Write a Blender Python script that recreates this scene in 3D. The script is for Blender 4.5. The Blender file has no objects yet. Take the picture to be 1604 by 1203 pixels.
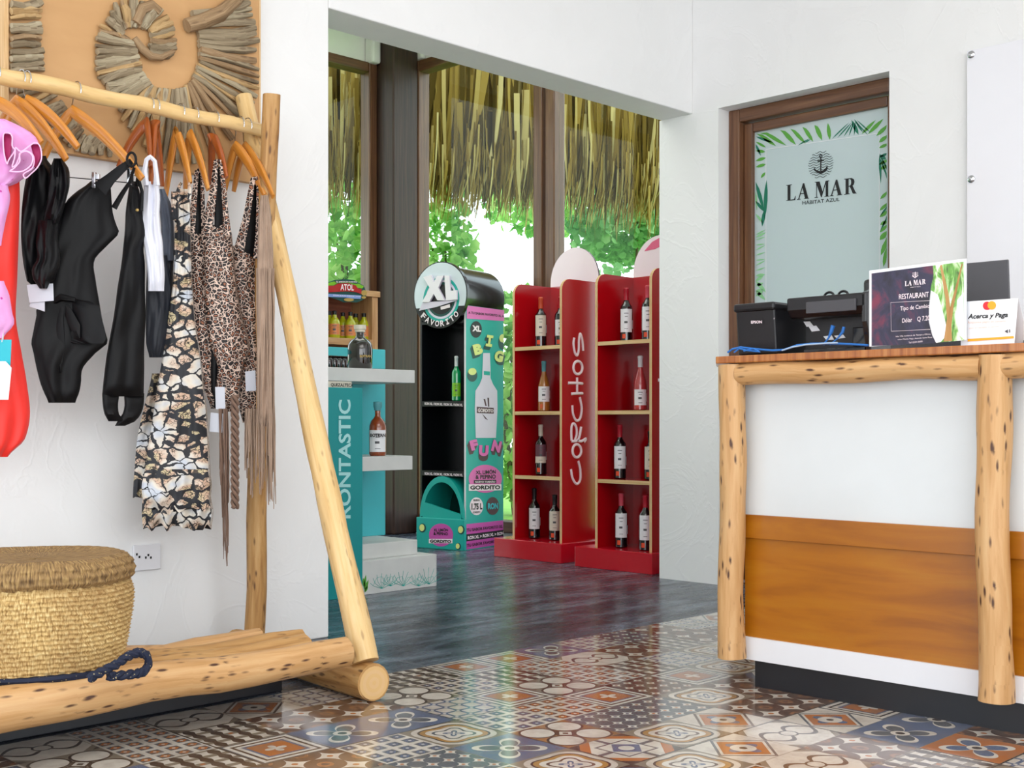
import bpy, math, random
from math import sin, cos, pi, sqrt, radians, atan2, floor
from mathutils import Vector, Matrix, noise
random.seed(7)
sc = bpy.context.scene
col = sc.collection

# ------------------------------------------------------------------ camera
FPX, HZ, HY, S2 = 1935.0, 0.85, 660.0, sqrt(.5)
cam_d = bpy.data.cameras.new('camera'); cam = bpy.data.objects.new('camera', cam_d); col.objects.link(cam)
cam.location = (0, 0, HZ); cam.rotation_euler = (pi/2, 0, -pi/4)
cam_d.sensor_width = 36; cam_d.lens = FPX/1604*36; cam_d.shift_y = (HY-601.5)/1604
cam_d.clip_start = .05; cam_d.clip_end = 200
sc.camera = cam
# ------------------------------------------------------------------ world, light, exposure
w = bpy.data.worlds.new('overcast_sky'); sc.world = w; w.use_nodes = True
wn = w.node_tree.nodes; wl = w.node_tree.links
bg = wn['Background']; bg.inputs[1].default_value = 3.4
tc = wn.new('ShaderNodeTexCoord'); sp = wn.new('ShaderNodeSeparateXYZ'); rp = wn.new('ShaderNodeValToRGB')
wl.new(tc.outputs['Generated'], sp.inputs[0]); wl.new(sp.outputs[2], rp.inputs[0]); wl.new(rp.outputs[0], bg.inputs[0])
rp.color_ramp.elements[0].position = 0.0; rp.color_ramp.elements[0].color = (.93, .97, 1, 1)
rp.color_ramp.elements[1].position = .6; rp.color_ramp.elements[1].color = (.80, .89, 1, 1)
sc.view_settings.view_transform = 'Standard'; sc.view_settings.look = 'None'
sc.view_settings.gamma = 1; sc.view_settings.use_curve_mapping = False
sc.view_settings.exposure = -0.2
def area(name, loc, rot, sx, sy, e, c=(1, 1, 1)):
    l = bpy.data.lights.new(name, 'AREA'); l.shape = 'RECTANGLE'; l.size = sx; l.size_y = sy; l.energy = e; l.color = c
    o = bpy.data.objects.new(name, l); col.objects.link(o); o.location = loc; o.rotation_euler = rot; return o
area('front_daylight_fill', (-1.2, -3.2, 2.2), (radians(80), 0, radians(-30)), 5, 2.6, 60, (1, .98, .95))  # added fill lamp behind the camera, strengthening daylight from the lobby front
area('lobby_overhead_fill', (2.2, .6, 3.3), (0, 0, 0), 2.6, 2.6, 60, (1, .97, .93))  # unseen lamp added to brighten the lobby from above
area('shop_overhead_fill', (4.3, 5.6, 3.8), (0, 0, 0), 2.0, 2.0, 45, (1, .98, .95))  # added overhead fill for the shop, no visible fitting

# ------------------------------------------------------------------ pixel -> place helpers (1604x1203 frame)
def P(px, py, D):
    L = (px-802)/FPX*D
    return Vector(((D+L)*S2, (D-L)*S2, HZ+(HY-py)/FPX*D))
def Dy(px, y): s = (px-802)/FPX; return (y*(1+s)/(1-s)+y)*S2
def Dx(px, x): s = (px-802)/FPX; return (x*(1-s)/(1+s)+x)*S2
def Py(px, py, y): return P(px, py, Dy(px, y))
def Px(px, py, x): return P(px, py, Dx(px, x))
CAM = Vector((0, 0, HZ))
def hit(px, py, o, n):
    d = P(px, py, 1.0)-CAM
    return CAM + d*((o-CAM).dot(n)/d.dot(n))

# ------------------------------------------------------------------ mesh builder
class MB:
    def __init__(s): s.v = []; s.f = []; s.uv = []; s.mi = []
    def add(s, vs, fs, uvs=None, mi=0):
        b = len(s.v); s.v += [Vector(p) for p in vs]
        for k, f in enumerate(fs):
            s.f.append([b+i for i in f]); s.mi.append(mi if isinstance(mi, int) else mi[k])
            s.uv.append(uvs[k] if uvs else [(0, 0)]*len(f))
    def box(s, lo, hi, mi=0, face=None, M=None):
        """face: {'-x':idx,...} material per side"""
        x0, y0, z0 = lo; x1, y1, z1 = hi
        vs = [Vector(p) for p in ((x0,y0,z0),(x1,y0,z0),(x1,y1,z0),(x0,y1,z0),(x0,y0,z1),(x1,y0,z1),(x1,y1,z1),(x0,y1,z1))]
        fs = [(0,3,2,1),(4,5,6,7),(0,1,5,4),(1,2,6,5),(2,3,7,6),(3,0,4,7)]
        nm = ['-z', '+z', '-y', '+x', '+y', '-x']
        d = (x1-x0, y1-y0, z1-z0); a = max(range(3), key=lambda i: d[i]); oth = [i for i in range(3) if i != a]
        uvs = [[(vs[i][a], vs[i][oth[0]]+vs[i][oth[1]]) for i in f] for f in fs]
        if M: vs = [M @ p for p in vs]
        s.add(vs, fs, uvs, [(face or {}).get(n, mi) for n in nm])
    def tube(s, pts, r, n=12, caps=True, flat=1.0, up=None, mi=0, wob=0, closed=False):
        pts = [Vector(p) for p in pts]; m = len(pts)
        rs = r if isinstance(r, (list, tuple)) else [r]*m
        vs = []; L = [0]
        for i in range(1, m): L.append(L[-1]+(pts[i]-pts[i-1]).length)
        T = []
        for i in range(m):
            if closed: t = pts[(i+1) % m]-pts[i-1]
            else: t = pts[min(i+1, m-1)]-pts[max(i-1, 0)]
            T.append(t.normalized() if t.length > 1e-9 else Vector((0, 0, 1)))
        u = Vector(up) if up else Vector((0, 0, 1))
        if abs(u.dot(T[0])) > .95: u = Vector((0, 1, 0))
        seed = random.random()*50
        for i in range(m):
            a = (u-T[i]*u.dot(T[i])).normalized(); b = T[i].cross(a)
            if not up: u = a
            for k in range(n):
                th = 2*pi*k/n; rr = rs[i]
                if wob: rr *= 1+wob*noise.noise(Vector((cos(th)*1.2+seed, sin(th)*1.2, L[i]*6)))
                vs.append(pts[i]+a*(cos(th)*rr)+b*(sin(th)*rr*flat))
        fs = []; uvs = []
        mm = m if closed else m-1
        for i in range(mm):
            j = (i+1) % m; l0 = L[i]; l1 = L[i+1] if i+1 < m else L[i]+.01
            for k in range(n):
                k2 = (k+1) % n
                fs.append((i*n+k, j*n+k, j*n+k2, i*n+k2))
                c = 2*pi*rs[i]/n
                uvs.append([(l0, k*c), (l1, k*c), (l1, (k+1)*c), (l0, (k+1)*c)])
        if caps and not closed:
            fs.append(tuple(range(n))); uvs.append([(cos(2*pi*k/n)*rs[0]*.3, sin(2*pi*k/n)*rs[0]*.3+9) for k in range(n)])
            fs.append(tuple((m-1)*n+k for k in reversed(range(n)))); uvs.append([(cos(2*pi*k/n)*rs[-1]*.3, sin(2*pi*k/n)*rs[-1]*.3+9) for k in reversed(range(n))])
        s.add(vs, fs, uvs, mi)
    def lathe(s, prof, c=(0, 0, 0), n=24, mi=0, a0=0, a1=2*pi, cap=True):
        c = Vector(c); full = abs(a1-a0-2*pi) < 1e-6; m = len(prof); nn = n if full else n+1
        vs = [c+Vector((cos(a0+(a1-a0)*k/n)*r, sin(a0+(a1-a0)*k/n)*r, z)) for r, z in prof for k in range(nn)]
        fs = []; uvs = []
        for i in range(m-1):
            for k in range(n):
                k2 = (k+1) % nn
                fs.append((i*nn+k, i*nn+k2, (i+1)*nn+k2, (i+1)*nn+k))
                R = max(prof[i][0], .001)
                uvs.append([(k/n*6.283*R, prof[i][1]), ((k+1)/n*6.283*R, prof[i][1]), ((k+1)/n*6.283*R, prof[i+1][1]), (k/n*6.283*R, prof[i+1][1])])
        if cap and full:
            if prof[0][0] > 1e-4: fs.append(tuple(reversed(range(nn)))); uvs.append([(0, 0)]*nn)
            if prof[-1][0] > 1e-4: fs.append(tuple((m-1)*nn+k for k in range(nn))); uvs.append([(0, 0)]*nn)
        s.add(vs, fs, uvs, mi)
    def prism(s, pts, t, mi=0, side=None):
        """pts: world polygon, t: extrusion vector"""
        pts = [Vector(p) for p in pts]; t = Vector(t); n = len(pts)
        nv = Vector((0, 0, 0))
        for i in range(n): nv += pts[i].cross(pts[(i+1) % n])
        if nv.dot(t) > 0: pts.reverse()
        o = pts[0]; e = Vector((0, 0, 1)); a = t.normalized()
        if abs(e.dot(a)) > .9: e = Vector((1, 0, 0))
        uu = a.cross(e).normalized(); vv = a.cross(uu)
        uvp = [((p-o).dot(vv), (p-o).dot(uu)) for p in pts]
        fs = [tuple(range(n)), tuple(n+i for i in reversed(range(n)))]; uvs = [list(uvp), list(reversed(uvp))]
        mis = [mi, mi]
        for i in range(n):
            j = (i+1) % n; fs.append((i, n+i, n+j, j)); uvs.append([uvp[i], uvp[i], uvp[j], uvp[j]]); mis.append(mi if side is None else side)
        s.add(pts+[p+t for p in pts], fs, uvs, mis)
    def sheet(s, grid, th, uvs=None, mi=0):
        """grid[i][j] of points, closed with thickness th (vector or float along -view)"""
        h = len(grid); wd = len(grid[0]); vs = []
        nrm = th if isinstance(th, Vector) else None
        back = []
        for i in range(h):
            for j in range(wd):
                p = grid[i][j]; vs.append(p)
                if nrm is None:
                    a = grid[min(i+1, h-1)][j]-grid[max(i-1, 0)][j]; b = grid[i][min(j+1, wd-1)]-grid[i][max(j-1, 0)]
                    n_ = a.cross(b); n_ = n_.normalized() if n_.length > 1e-12 else Vector((0, 0, 1)); back.append(p+n_*th)
                else: back.append(p+nrm)
        vs += back; o = h*wd; fs = []; u = []
        def U(i, j): return uvs[i][j] if uvs else (j/wd, i/h)
        for i in range(h-1):
            for j in range(wd-1):
                a, b, c, d = i*wd+j, i*wd+j+1, (i+1)*wd+j+1, (i+1)*wd+j
                uu = [U(i, j), U(i, j+1), U(i+1, j+1), U(i+1, j)]
                fs.append((a, b, c, d)); u.append(uu); fs.append((o+a, o+d, o+c, o+b)); u.append([uu[0], uu[3], uu[2], uu[1]])
        def rim(a, b, ua, ub): fs.append((a, o+a, o+b, b)); u.append([ua, ua, ub, ub])
        for j in range(wd-1): rim(j, j+1, U(0, j), U(0, j+1)); rim((h-1)*wd+j+1, (h-1)*wd+j, U(h-1, j+1), U(h-1, j))
        for i in range(h-1): rim((i+1)*wd, i*wd, U(i+1, 0), U(i, 0)); rim(i*wd+wd-1, (i+1)*wd+wd-1, U(i, wd-1), U(i+1, wd-1))
        s.add(vs, fs, u, mi)
    def build(s, name, mats, parent=None, smooth=False, bevel=0, local=False, recenter=True):
        me = bpy.data.meshes.new(name)
        M = Matrix.Identity(4)
        off = Vector((0, 0, 0))
        if parent is not None and not local:
            r = parent
            while r.parent is not None: r = r.parent
            M = (Matrix.Translation(r.location) @ Matrix.Rotation(r.rotation_euler.z, 4, 'Z')).inverted()
        elif parent is None and recenter and s.v:
            xs = [p.x for p in s.v]; ys = [p.y for p in s.v]; zs = [p.z for p in s.v]
            off = Vector(((min(xs)+max(xs))/2, (min(ys)+max(ys))/2, min(zs))); M = Matrix.Translation(-off)
        me.from_pydata([M @ p for p in s.v], [], s.f)
        ul = me.uv_layers.new(name='UVMap'); k = 0
        flat = []
        for fu in s.uv:
            for q in fu: flat += [q[0], q[1]]
        if len(flat) == 2*len(ul.data): ul.data.foreach_set('uv', flat)
        for m in (mats if isinstance(mats, (list, tuple)) else [mats]): me.materials.append(m)
        me.polygons.foreach_set('material_index', s.mi)
        if smooth: me.polygons.foreach_set('use_smooth', [True]*len(s.f))
        me.validate()
        o = bpy.data.objects.new(name, me); col.objects.link(o); o.location = off
        if parent is not None: o.parent = parent
        if bevel:
            b = o.modifiers.new('bevel', 'BEVEL'); b.width = bevel; b.segments = 2; b.limit_method = 'ANGLE'; b.angle_limit = radians(40)
        if smooth and smooth != 'all':
            try:
                me.set_sharp_from_angle(angle=radians(38))
            except Exception: pass
        return o
def tag(o, label, cat, group=None, kind=None):
    if label: o['label'] = label
    if cat: o['category'] = cat
    if group: o['group'] = group
    if kind: o['kind'] = kind
    return o
def thing(name, label, cat, loc=(0, 0, 0), rotz=0, group=None):
    o = bpy.data.objects.new(name, None); col.objects.link(o); o.location = loc; o.rotation_euler = (0, 0, rotz)
    o.empty_display_size = .1
    return tag(o, label, cat, group)
def struct(name, mb, m, parent=None, **k):
    o = mb.build(name, m, parent, recenter=False, **k); o['kind'] = 'structure'; return o
def dup(root, loc, rotz=0, label=None, group=None):
    r = root.copy(); col.objects.link(r); r.location = loc; r.rotation_euler = (0, 0, rotz)
    if label: r['label'] = label
    if group: r['group'] = group
    for ch in list(root.children):
        c = ch.copy(); col.objects.link(c); c.parent = r
        for g in list(ch.children):
            d = g.copy(); col.objects.link(d); d.parent = c
    return r
# text -> polygons of a mesh builder, mapped into a quad (TL,TR,BR,BL)
_tc = {}
def text_verts(txt, bold=0, shear=0, ext=0.0):
    key = (txt, bold, shear)
    if txt == 'I': return [(0,0),(1,0),(1,.24),(.68,.24),(.68,.76),(1,.76),(1,1),(0,1),(0,.76),(.32,.76),(.32,.24),(0,.24)], [tuple(range(12))]
    if key not in _tc:
        c = bpy.data.curves.new('t', 'FONT'); c.body = txt; c.offset = bold; c.shear = shear; c.resolution_u = 3
        c.fill_mode = 'FRONT'
        o = bpy.data.objects.new('t', c); col.objects.link(o)
        dg = bpy.context.evaluated_depsgraph_get(); dg.update()
        me = bpy.data.meshes.new_from_object(o.evaluated_get(dg))
        vs = [v.co.copy() for v in me.vertices]; fs = [tuple(p.vertices) for p in me.polygons]
        bpy.data.objects.remove(o); bpy.data.curves.remove(c); bpy.data.meshes.remove(me)
        x0 = min(v.x for v in vs); x1 = max(v.x for v in vs); y0 = min(v.y for v in vs); y1 = max(v.y for v in vs)
        _tc[key] = ([((v.x-x0)/(x1-x0), (v.y-y0)/(y1-y0)) for v in vs], fs)
    return _tc[key]
def text(mb, txt, q, off=None, bold=0.0, shear=0, mi=0):
    uv, fs = text_verts(txt, bold, shear)
    TL, TR, BR, BL = [Vector(p) for p in q]; off = Vector(off) if off else Vector((0, 0, 0))
    vs = [BL.lerp(BR, u).lerp(TL.lerp(TR, u), v)+off for u, v in uv]
    mb.add(vs, fs, None, mi)
def quadpx(corners, o, n): return [hit(a, b, o, n) for a, b in corners]

# ------------------------------------------------------------------ materials
def lin(h):
    if isinstance(h, str):
        h = h.lstrip('#'); c = [int(h[i:i+2], 16)/255 for i in (0, 2, 4)]
        return tuple(x/12.92 if x <= .04045 else ((x+.055)/1.055)**2.4 for x in c)+(1,)
    return tuple(h)+((1,) if len(h) == 3 else ())
class NT:
    def __init__(s, name):
        s.m = bpy.data.materials.new(name); s.m.use_nodes = True; s.n = s.m.node_tree.nodes; s.l = s.m.node_tree.links
        s.b = s.n['Principled BSDF']; s.out = s.n['Material Output']
    def node(s, t, **k):
        x = s.n.new(t)
        for a, b in k.items(): setattr(x, a, b)
        return x
    def put(s, inp, val):
        if val is None: return
        if hasattr(val, 'is_linked') or isinstance(val, bpy.types.NodeSocket): s.l.new(val, inp)
        else: inp.default_value = val
    def m_(s, op, a, b=None, c=None, clamp=False):
        x = s.node('ShaderNodeMath', operation=op, use_clamp=clamp)
        for i, q in enumerate((a, b, c)):
            if q is not None: s.put(x.inputs[i], q)
        return x.outputs[0]
    def mix(s, f, a, b):
        x = s.node('ShaderNodeMix', data_type='RGBA'); s.put(x.inputs[0], f)
        s.put(x.inputs[6], lin(a) if isinstance(a, (str, tuple)) else a); s.put(x.inputs[7], lin(b) if isinstance(b, (str, tuple)) else b)
        return x.outputs[2]
    def coord(s, kind='UV', scale=(1, 1, 1), rot=(0, 0, 0)):
        t = s.node('ShaderNodeTexCoord'); mp = s.node('ShaderNodeMapping'); s.l.new(t.outputs[kind], mp.inputs[0])
        mp.inputs['Scale'].default_value = scale; mp.inputs['Rotation'].default_value = rot
        return mp.outputs[0]
    def noise(s, v, scale=5, detail=3, rough=.5, dist=0):
        x = s.node('ShaderNodeTexNoise'); s.l.new(v, x.inputs['Vector']); x.inputs['Scale'].default_value = scale
        x.inputs['Detail'].default_value = detail; x.inputs['Roughness'].default_value = rough; x.inputs['Distortion'].default_value = dist
        return x.outputs[0], x.outputs[1]
    def vor(s, v, scale=5, feature='F1', rnd=1):
        x = s.node('ShaderNodeTexVoronoi', feature=feature); s.l.new(v, x.inputs['Vector']); x.inputs['Scale'].default_value = scale
        x.inputs['Randomness'].default_value = rnd
        return x
    def ramp(s, f, stops, interp='LINEAR'):
        x = s.node('ShaderNodeValToRGB'); s.l.new(f, x.inputs[0]); e = x.color_ramp.elements; x.color_ramp.interpolation = interp
        while len(e) < len(stops): e.new(.5)
        for i, (p, c) in enumerate(stops): e[i].position = p; e[i].color = lin(c) if not isinstance(c, (int, float)) else (c, c, c, 1)
        return x.outputs[0]
    def bump(s, h, st=.3, d=.01):
        x = s.node('ShaderNodeBump'); s.l.new(h, x.inputs['Height']); x.inputs['Strength'].default_value = st; x.inputs['Distance'].default_value = d
        s.l.new(x.outputs[0], s.b.inputs['Normal'])
    def fin(s, color=None, rough=.5, metal=0, spec=.5, coat=0, coat_r=.1, trans=0, ior=None):
        if color is not None: s.put(s.b.inputs['Base Color'], lin(color) if isinstance(color, (str, tuple)) else color)
        s.put(s.b.inputs['Roughness'], rough); s.put(s.b.inputs['Metallic'], metal); s.b.inputs['Specular IOR Level'].default_value = spec
        s.b.inputs['Coat Weight'].default_value = coat; s.b.inputs['Coat Roughness'].default_value = coat_r
        s.b.inputs['Transmission Weight'].default_value = trans
        if ior: s.b.inputs['IOR'].default_value = ior
        return s.m
def plain(name, c, rough=.5, metal=0, spec=.5, coat=0, var=.06, sc_=12):
    t = NT(name); v = t.coord('Object'); f, _ = t.noise(v, sc_, 3)
    base = lin(c); dk = tuple(x*(1-var) for x in base[:3])+(1,); lt = tuple(min(1, x*(1+var)) for x in base[:3])+(1,)
    cc = t.mix(f, dk, lt)
    return t.fin(cc, rough, metal, spec, coat)
def wood(name, c0, c1, c2, su=3, sv=40, rough=.55, knots=0, coat=0, kc='#4a2814', bump=.25, patches=.0):
    t = NT(name); v = t.coord('UV', (su, sv, 1)); f, _ = t.noise(v, 1.0, 5, .6, .6)
    v2 = t.coord('UV', (2.2, 9, 1)); g, _ = t.noise(v2, 1.0, 3, .5, .3)
    c = t.ramp(f, [(.3, c0), (.5, c1), (.72, c2)])
    c = t.mix(t.m_('MULTIPLY', g, .55), c, c0)
    if knots:
        kv = t.coord('UV', (16, 62, 1)); k = t.vor(kv, 1.0, 'F1'); k2, _ = t.noise(t.coord('UV', (6, 14, 1)), 1.3, 2)
        msk = t.m_('MULTIPLY', t.ramp(k.outputs['Distance'], [(.16, 1.0), (.34, 0.0)]), t.ramp(k2, [(.44, 0.0), (.53, 1.0)]))
        c = t.mix(t.m_('MULTIPLY', msk, knots), c, kc)
    t.bump(f, bump, .004)
    return t.fin(c, rough, coat=coat)
M = {}
# plaster
t = NT('white_plaster'); v = t.coord('Object'); f, _ = t.noise(v, 2.2, 4, .5, 1.8); g, _ = t.noise(v, 26, 3, .6)
rd = t.m_('ABSOLUTE', t.m_('SUBTRACT', f, .5)); rid = t.ramp(rd, [(.0, 1.0), (.03, 0.0)])
h = t.m_('ADD', t.m_('MULTIPLY', rid, .5), t.m_('MULTIPLY', g, .35)); t.bump(h, .16, .010)
M['plaster'] = t.fin(t.mix(f, '#e6e6e6', '#eeeeee'), .75, spec=.3)
M['white_paint'] = plain('white_paint', '#efeeea', .6, var=.02)
M['white_gloss'] = plain('white_laminate', '#d6dadc', .14, var=.02, coat=.5)
M['white_strip'] = plain('white_board', '#e2e2e6', .35, var=.02)
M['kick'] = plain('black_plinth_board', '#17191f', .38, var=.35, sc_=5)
# orange plywood
def ply(name, a, b, c, ang):
    t = NT(name); v = t.coord('Object', (1, .8, 5)); f, _ = t.noise(v, 2.2, 5, .55, .8); g, _ = t.noise(t.coord('Object', (3, 2, 60)), 2, 3)
    cc = t.ramp(f, [(.3, a), (.5, b), (.7, c)]); cc = t.mix(t.m_('MULTIPLY', g, .25), cc, a)
    return t.fin(cc, .3, coat=.35, coat_r=.25)
M['orange_ply'] = ply('varnished_plywood', '#8a4c06', '#a86408', '#b07012', 0)
M['orange_ply2'] = ply('varnished_plywood_band', '#8a4c06', '#a05e08', '#b06e10', 0)
M['log'] = wood('peeled_log', '#b58650', '#cda06c', '#dab584', 3, 46, .5, 1.0, .1)
M['log_pale'] = wood('pale_peeled_log', '#c9a063', '#dfbd83', '#ecd2a2', 3, 40, .5, .45, .1, kc='#6b4020')
M['rail'] = wood('pale_round_rail', '#d9b272', '#e8c78c', '#f0d6a2', 2, 30, .45, .12, .15)
M['log_aged'] = wood('aged_timber', '#8f6230', '#c1945a', '#dcb67e', 3, 34, .6, .8)
M['log_end'] = wood('log_end_grain', '#c59a60', '#d9b47c', '#e6c896', 30, 30, .6)
M['worktop'] = wood('varnished_worktop', '#8a4a18', '#b06a2c', '#c98a4c', 2, 60, .3, coat=.4)
M['brown_frame'] = wood('brown_window_frame', '#50331f', '#6e472e', '#88603f', 2, 50, .4, coat=.25, bump=.08)
M['column'] = wood('dark_stained_timber', '#24140e', '#3a2218', '#4c3026', 2.0, 50, .55, coat=.05, bump=.3)
M['driftwood'] = []
for i, (a, b, c) in enumerate([('#6a5c48', '#a09074', '#c8b99c'), ('#6a5236', '#a18462', '#c9b08a'), ('#5a4c38', '#8c7c62', '#b4a588'), ('#7d7058', '#b3a68a', '#d0c5ac'), ('#8a6c44', '#bd9c6c', '#dbc294')]):
    M['driftwood'].append(wood('driftwood_%s' % ['grey', 'brown', 'dark', 'pale', 'tan'][i], a, b, c, 4, 60, .8, .5, bump=.5))
t = NT('art_plywood'); v = t.coord('Object', (1.2, 1, 5), (0, .5, 0)); f, _ = t.noise(v, 2, 3, .5, .8)
M['art_ply'] = t.fin(t.mix(f, '#b88a58', '#d0a470'), .6)
M['hanger'] = wood('varnished_hanger_wood', '#b0681e', '#d28a34', '#e8ac58', 3, 60, .28, coat=.5, bump=.05)
M['hanger_dark'] = wood('dark_hanger_wood', '#803c14', '#a8541e', '#c06a2c', 3, 60, .3, coat=.5, bump=.05)
M['chrome'] = plain('polished_steel', '#c9ccd0', .15, 1)
M['black_wire'] = plain('black_wire', '#15161a', .4)
def cloth(name, c, rough=.75, sheen=.3, var=.1):
    t = NT(name); v = t.coord('UV'); g, _ = t.noise(v, 900, 2); f, _ = t.noise(v, 14, 3)
    b = lin(c); cc = t.mix(f, tuple(x*(1-var) for x in b[:3])+(1,), tuple(min(1, x*(1+var)) for x in b[:3])+(1,))
    t.bump(g, .12, .001); t.b.inputs['Sheen Weight'].default_value = sheen
    return t.fin(cc, rough, spec=.5 if var < .15 else .22)
M['black_cloth'] = cloth('black_swim_fabric', '#060609', .5, .0, .2)
M['navy_cloth'] = cloth('navy_fabric', '#0e1420', .6, .0)
M['coral'] = cloth('coral_red_fabric', '#f02c22', .5, .1, .06)
M['white_knit'] = cloth('white_ribbed_knit', '#e4e6f2', .8, .2, .04)
M['grey_cloth'] = cloth('grey_mesh_fabric', '#5f6674', .8, .1, .15)
t = NT('pink_ruffle_fabric'); v = t.coord('UV'); k = t.vor(v, 42, 'F1'); n0, _ = t.noise(v, 18, 2)
c = t.mix(n0, '#e88fd0', '#e4b0e4'); sp_ = t.m_('MULTIPLY', t.ramp(k.outputs['Distance'], [(.14, 1.0), (.2, 0.0)]), t.ramp(n0, [(.5, 0.0), (.56, 1.0)]))
c = t.mix(sp_, c, '#c83aa0'); M['pink'] = t.fin(c, .6)
M['pink_edge'] = cloth('pale_pink_trim', '#f2b9dc', .6, .1)
M['magenta'] = cloth('magenta_lining', '#b8306e', .6, .1)
# leopard
t = NT('leopard_print'); v = t.coord('UV'); n0, nc = t.noise(v, 60, 2)
mp = t.node('ShaderNodeVectorMath', operation='MULTIPLY_ADD'); t.l.new(nc, mp.inputs[0]); mp.inputs[1].default_value = (.012, .012, 0); t.l.new(v, mp.inputs[2])
k = t.vor(mp.outputs[0], 74, 'DISTANCE_TO_EDGE'); d = k.outputs['Distance']; brk, _ = t.noise(v, 90, 2)
net = t.ramp(t.m_('MULTIPLY_ADD', brk, .16, t.m_('SUBTRACT', d, .08)), [(.045, 1.0), (.075, 0.0)]); core = t.ramp(d, [(.25, 0.0), (.30, 1.0)])
c = t.mix(core, '#140d10', '#9a6044'); c = t.mix(net, c, '#dcc2b2'); M['leopard'] = t.fin(c, .6)
# snake
t = NT('snakeskin_print'); v = t.coord('UV', (1, 1.35, 1)); n0, nc = t.noise(v, 30, 3)
mp = t.node('ShaderNodeVectorMath', operation='MULTIPLY_ADD'); t.l.new(nc, mp.inputs[0]); mp.inputs[1].default_value = (.03, .03, 0); t.l.new(v, mp.inputs[2])
k = t.vor(mp.outputs[0], 20, 'DISTANCE_TO_EDGE'); n1, _ = t.noise(v, 9, 2); n2, _ = t.noise(v, 70, 3)
wd_ = t.m_('MULTIPLY_ADD', n1, .34, -.085)
edge = t.m_('LESS_THAN', k.outputs['Distance'], wd_)
kk = t.vor(mp.outputs[0], 75, 'DISTANCE_TO_EDGE'); sm = t.m_('MULTIPLY', t.m_('LESS_THAN', kk.outputs['Distance'], .06), t.ramp(n1, [(.48, 0.0), (.52, 1.0)]))
c = t.ramp(n1, [(.34, '#c8d0dc'), (.45, '#e4ddd0'), (.54, '#d6b39c'), (.64, '#cdbf98')]); c = t.mix(t.m_('MULTIPLY', n2, .25), c, '#8d7a60')
c = t.mix(sm, c, '#4a4038'); c = t.mix(edge, c, '#24262c'); M['snake'] = t.fin(c, .65)
M['taupe'] = cloth('taupe_yarn', '#7c6355', .9, .1, .25)
M['taupe2'] = cloth('pale_taupe_yarn', '#a48c7a', .9, .1, .25)
M['paper'] = plain('white_paper', '#eceef2', .6, var=.02)
M['paper_grey'] = plain('pale_card_tag', '#c9ccd6', .6, var=.03)
M['teal_tag'] = plain('teal_card', '#1fb4c4', .5, var=.03)
# basket
t = NT('woven_seagrass'); v = t.coord('UV'); sv = t.node('ShaderNodeSeparateXYZ'); t.l.new(v, sv.inputs[0])
n0, _ = t.noise(v, 30, 3); n1, _ = t.noise(v, 7, 3); n2, _ = t.noise(t.coord('UV', (220, 60, 1)), 1, 2)
c = t.ramp(n2, [(.3, '#8f6d3a'), (.5, '#c8a66a'), (.7, '#e3cb94')]); c = t.mix(t.ramp(n1, [(.4, 0.0), (.75, .55)]), c, '#8a6438')
t.bump(n2, .5, .004); M['straw'] = t.fin(c, .75)
t = NT('brown_seagrass'); n2, _ = t.noise(t.coord('UV', (220, 60, 1)), 1, 2); c = t.ramp(n2, [(.3, '#5a4328'), (.5, '#8f7046'), (.7, '#b3945f')]); t.bump(n2, .6, .004)
M['straw_dark'] = t.fin(c, .8)
t = NT('navy_rope'); n2 = t.vor(t.coord('UV'), 120, 'F1'); c = t.ramp(n2.outputs['Distance'], [(.10, '#b9a878'), (.2, '#141c34')]); M['navy_rope'] = t.fin(c, .8)
# slate floor
t = NT('dark_slate_tiles'); v = t.coord('Object'); f, _ = t.noise(t.coord('Object', (.8, 3, 1), (0, 0, .78)), 2.2, 7, .65, .9); g, _ = t.noise(t.coord('Object', (1, 4, 1), (0, 0, .8)), 5, 5, .65)
s_ = t.node('ShaderNodeSeparateXYZ'); t.l.new(v, s_.inputs[0])
def jt(ax, ph, per=.6, w_=.004):
    q = t.m_('FRACT', t.m_('MULTIPLY_ADD', s_.outputs[ax], 1/per, ph)); return t.m_('LESS_THAN', t.m_('MINIMUM', q, t.m_('SUBTRACT', 1.0, q)), w_/per/1.4)
c = t.ramp(f, [(.36, '#292d37'), (.5, '#464e5b'), (.64, '#74808f')]); c = t.mix(t.m_('MULTIPLY', g, .4), c, '#23252c')
c = t.mix(t.m_('MULTIPLY', t.m_('MAXIMUM', jt(0, .3), jt(1, .6)), .7), c, '#7c7f84')
t.bump(f, .035, .006); M['slate'] = t.fin(c, t.m_('MULTIPLY_ADD', g, .3, .12), spec=.6)
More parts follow.
